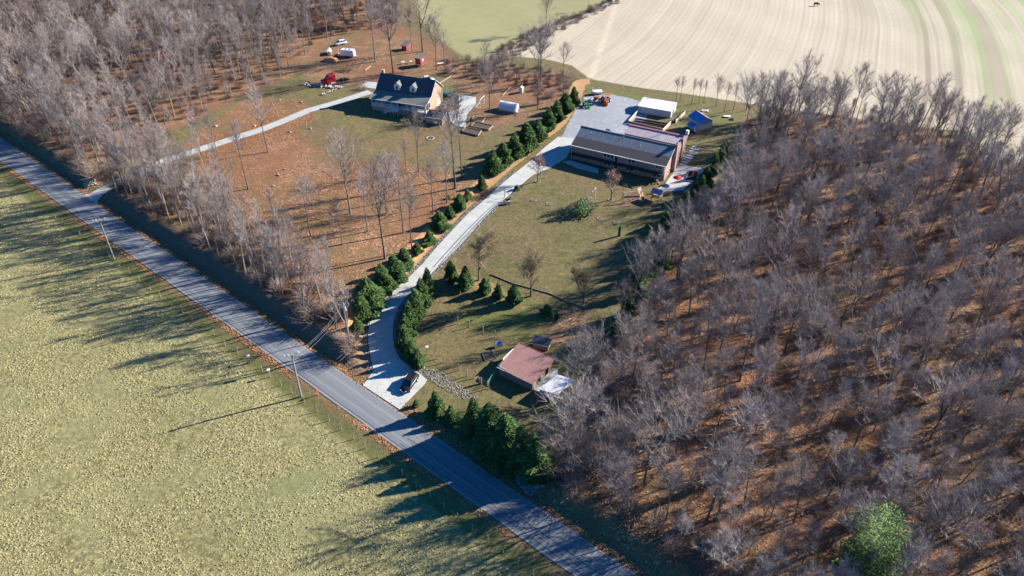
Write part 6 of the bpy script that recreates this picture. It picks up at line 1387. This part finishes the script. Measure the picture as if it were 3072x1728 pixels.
# ------------------------------------------------------------------ undergrowth and hedgerow
br_obj = []
for i, ms in enumerate(BRUSH):
    x, y, z = Gp(1530+i*22, 178-i*14); r = thing('thicket', (x, y, z), i, ['nearest', 'second', 'third', 'farthest'][i]+' thicket clump on the hedge line below the far meadow', 'thicket', 'thickets on the hedge line'); o = link('stems', ms, r); br_obj.append((o,))
edge = [RC0+ROAD_D*t_+ROAD_N*s_ for t_, s_ in ((-150, 6.6), (300, 6.6), (300, 13), (-150, 13))]
drv_far = lambda P: poly_dist(P, BANKL)[0] > 1.5
inR = lambda P: sd_poly(P, WOODR) > -2
inL = lambda P: (sd_poly(P, W1) > -2) | (sd_poly(P, W2) > -3)
u1 = sample(edge, 1.25, 9000, lambda P: drv2_far(P) & (inR(P) | inL(P)) & drv_far(P), 21)
u2 = sample(W2, 2.4, 3000, okroad, 22); u3 = sample(W1, 3.6, 6000, okroad, 23)
u4 = sample(np.asarray(WOODR), 3.4, 14000, lambda P: (road_s(P) > 9) & (P[:, 0] < 200) & (P[:, 1] < 260), 24)
HL = VW([(1205, 175), (1260, 125), (1330, 82), (1470, 30), (1560, -10), (1560, 8), (1480, 45), (1345, 110), (1270, 150), (1225, 195)])
u5 = sample(HL, 2.0, 3000, None, 25)
SCR = VW([(1120, 150), (1230, 150), (1340, 170), (1450, 190), (1440, 240), (1380, 250), (1300, 215), (1180, 200), (1120, 190)])
u6 = sample(SCR, 2.7, 1500, None, 26)
fe = sample(VW([(1560, 260), (1700, 275), (1850, 290), (1870, 330), (1850, 330), (1840, 305), (1700, 285)]), 5, 300, None, 27)
instancer('bank_brush', u1, br_obj, 'tall bare brush standing along the top of the shaded road bank', 33, (1.0, 2.1), 'undergrowth')
instancer('undergrowth', u2+u3+u4, br_obj, 'reddish bare undergrowth along the wood edges above the road', 31, (.6, 1.25), 'undergrowth')
instancer('hedgerow', u5+u6, br_obj, 'grey bare hedgerow scrub between the far meadow and stubble field', 32, (.6, 1.15), 'hedgerow')

# ------------------------------------------------------------------ evergreens
def foliage_mat(name, c1, c2):
    t = NT(name, 0.75); t.color(t.mix(t.ramp(t.noise(t.co(), 1.6, 3), [(0.35, (0, 0, 0)), (0.65, (1, 1, 1))]), c1, c2)); return t.m
M_CED = foliage_mat('cedar_foliage', (0.15, 0.235, 0.06), (0.045, 0.10, 0.034)); M_PINE = foliage_mat('pine_foliage', (0.23, 0.32, 0.09), (0.09, 0.17, 0.055)); M_LAWNP = foliage_mat('light_pine_foliage', (0.17, 0.25, 0.10), (0.09, 0.16, 0.06))
def conifer(seed, H, rad, n, mat, droop=.35, size=.3, open_=0.0, round_=1.0, belly=0.0):
    rr = random.Random(seed); tb = MB(); tb.tube([(0, 0, -.2), (0, 0, H*.9)], [H*.022, .02], 6); V = []; F = []
    lobes = [(rr.uniform(0, 6.28), rr.uniform(.08, .9), rr.uniform(.75, 1.3)) for _ in range(26)]
    for i in range(n):
        q = 1-math.sqrt(rr.random())*.97; q = min(.99, max(.02, q)); a = rr.uniform(0, 6.28)
        prof = ((1-q)**round_)*min(1, .55+q*4) if not belly else math.sqrt(max(0.0, 1-((q-belly)/(1.02-belly if q > belly else belly+.12))**2)); lm_ = 1
        for la, lq, lw in lobes:
            da = (a-la+math.pi) % (2*math.pi)-math.pi; lm_ += .34*lw*math.exp(-(da/.4)**2-((q-lq)/.07)**2)-.012
        r_ = rad*prof*lm_*(1-.35*rr.random()**2*(1+open_)); p = Vector((math.cos(a)*r_, math.sin(a)*r_, q*H+.05)); out = Vector((math.cos(a), math.sin(a), rr.uniform(-droop, .55))).normalized(); sd = out.cross(Vector((rr.gauss(0, .5), rr.gauss(0, .5), 1))).normalized()
        s_ = size*rr.uniform(.6, 1.3)*(1-.4*q); w = s_*.42; o = len(V); tip = p+out*s_; V += [tuple(p-out*s_*.5), tuple(p+sd*w), tuple(tip), tuple(p-sd*w)]; F.append((o, o+1, o+2, o+3))
    cb = MB().add(V, F); return tb.mesh('conifer_trunk', M_BARK), cb.mesh('conifer_crown', mat)
CED = [conifer(700+i, 6.0, 2.15, 5200, M_CED, size=.34, round_=.85) for i in range(4)]
BIGC = [conifer(720+i, 9.0, 3.1, 9000, M_CED, size=.42, round_=.75) for i in range(2)]
PIN = conifer(740, 11.0, 3.1, 26000, M_PINE, .1, .19, 1.2, .55, .42)
LPN = conifer(741, 3.4, 2.0, 900, M_LAWNP, .0, .26, 2.0, .9)
def ever(name, ms, px, py, top, H, label, cat='conifer', group=None, wide=1.0):
    x, y, z = Gp(px, py); h = rise(px, py, top); s_ = h/H; r = thing(name, (x, y, z), (px*.61) % 6.28, label, cat, group); r.scale = (s_*wide, s_*wide, s_); link('trunk', ms[0], r); link('crown', ms[1], r); return r
ORD = ['first', 'second', 'third', 'fourth', 'fifth', 'sixth', 'seventh', 'eighth', 'ninth', 'tenth', 'eleventh', 'twelfth', 'thirteenth', 'fourteenth', 'fifteenth', 'sixteenth', 'seventeenth', 'eighteenth', 'nineteenth']
def row(L_, what, grp, name='cedar_tree', ms=CED, H=6.0, wide=1.0):
    for i, (x, y, t_) in enumerate(L_): ever(name, ms[i % len(ms)], x*K, y*K, t_*K, H, ORD[i]+' '+what, 'conifer', grp, wide*(1.0+.12*((i*7) % 3-1)))
row([(900, 838, 797), (912, 795, 735), (932, 775, 697), (965, 735, 662), (995, 705, 640), (1018, 672, 622)], 'dark green cedar up from the road, left of the shaded driveway', 'cedars left of the shaded driveway', wide=1.35)
row([(1050, 638, 608), (1080, 612, 578), (1106, 574, 530), (1132, 547, 515), (1157, 526, 486), (1176, 500, 476)], 'young cedar up the orange bank beside the sunlit driveway', 'young cedars on the orange bank', wide=1.5)
row([(1212, 475, 440), (1240, 436, 375), (1265, 416, 357), (1293, 398, 332), (1324, 376, 305), (1352, 352, 298), (1380, 326, 268), (1400, 304, 250), (1422, 282, 232), (1442, 264, 216)], 'tall cedar up the row between the cottage garden and gravel yard', 'tall cedars by the gravel yard', wide=1.3)
row([(1078, 742, 672), (1062, 770, 698), (1048, 798, 725), (1033, 826, 755), (1024, 852, 788), (1020, 874, 815), (1027, 892, 838), (1039, 908, 856), (1053, 922, 874)], 'cedar down the dense hedge on the right of the shaded driveway', 'hedge cedars right of the driveway', wide=.92)
row([(1135, 706, 652), (1172, 722, 668), (1220, 736, 696), (1253, 750, 712), (1293, 762, 713)], 'dark conifer from the left along the top of the paddock', 'conifers along the top of the paddock', wide=1.15)
row([(1098, 1044, 982), (1136, 1062, 1018), (1047, 1022, 1004)], 'light green small cedar beside the driveway apron', 'small cedars by the apron', wide=1.1)
row([(1192, 1092, 1000), (1232, 1118, 1012), (1272, 1146, 1040), (1312, 1180, 1068), (1345, 1200, 1090), (1225, 1085, 1018)], 'big dark evergreen in the clump above the shaded road', 'big evergreens above the shaded road', 'evergreen_tree', BIGC, 9.0, .98)
row([(1620, 640, 590), (1636, 600, 555), (1690, 560, 515), (1718, 530, 478), (1745, 498, 448), (1772, 470, 415), (1795, 440, 385), (1818, 400, 350), (1625, 700, 640), (1550, 850, 780), (1662, 668, 600), (1605, 740, 680), (1578, 800, 735), (1652, 610, 560), (1705, 560, 500), (1760, 505, 440), (1810, 425, 365), (1672, 585, 530)], 'dark evergreen at the wood edge right of the lawn and patio', 'evergreens at the wood edge', 'evergreen_tree', BIGC, 9.0, 1.0)
ever('pine_tree', PIN, 2565, 1765, 1522, 11.0, 'large light green pine standing alone in the bare wood', 'pine', None, .76)
ever('lawn_pine', LPN, 1748, 640, 588, 3.4, 'small airy light green pine on the upper lawn', 'pine', None, 1.2)
for i, (x, y, t_, lb) in enumerate(((1375, 790, 765, 'round green shrub on bare ground right of the paddock'), (1402, 800, 785, 'small dark conifer beside the round green shrub'), (1128, 500, 490, 'tiny green shrub at the driveway edge'))): ever('green_shrub', CED[i], x*K, y*K, t_*K, 6.0, lb, 'shrub', None, 1.7)
ever('green_shrub', CED[0], 1550, 570, 555, 6.0, 'small bright shrub at the driveway edge above the gate pillar', 'shrub', None, 1.8)
print('objects', len(COL.objects))
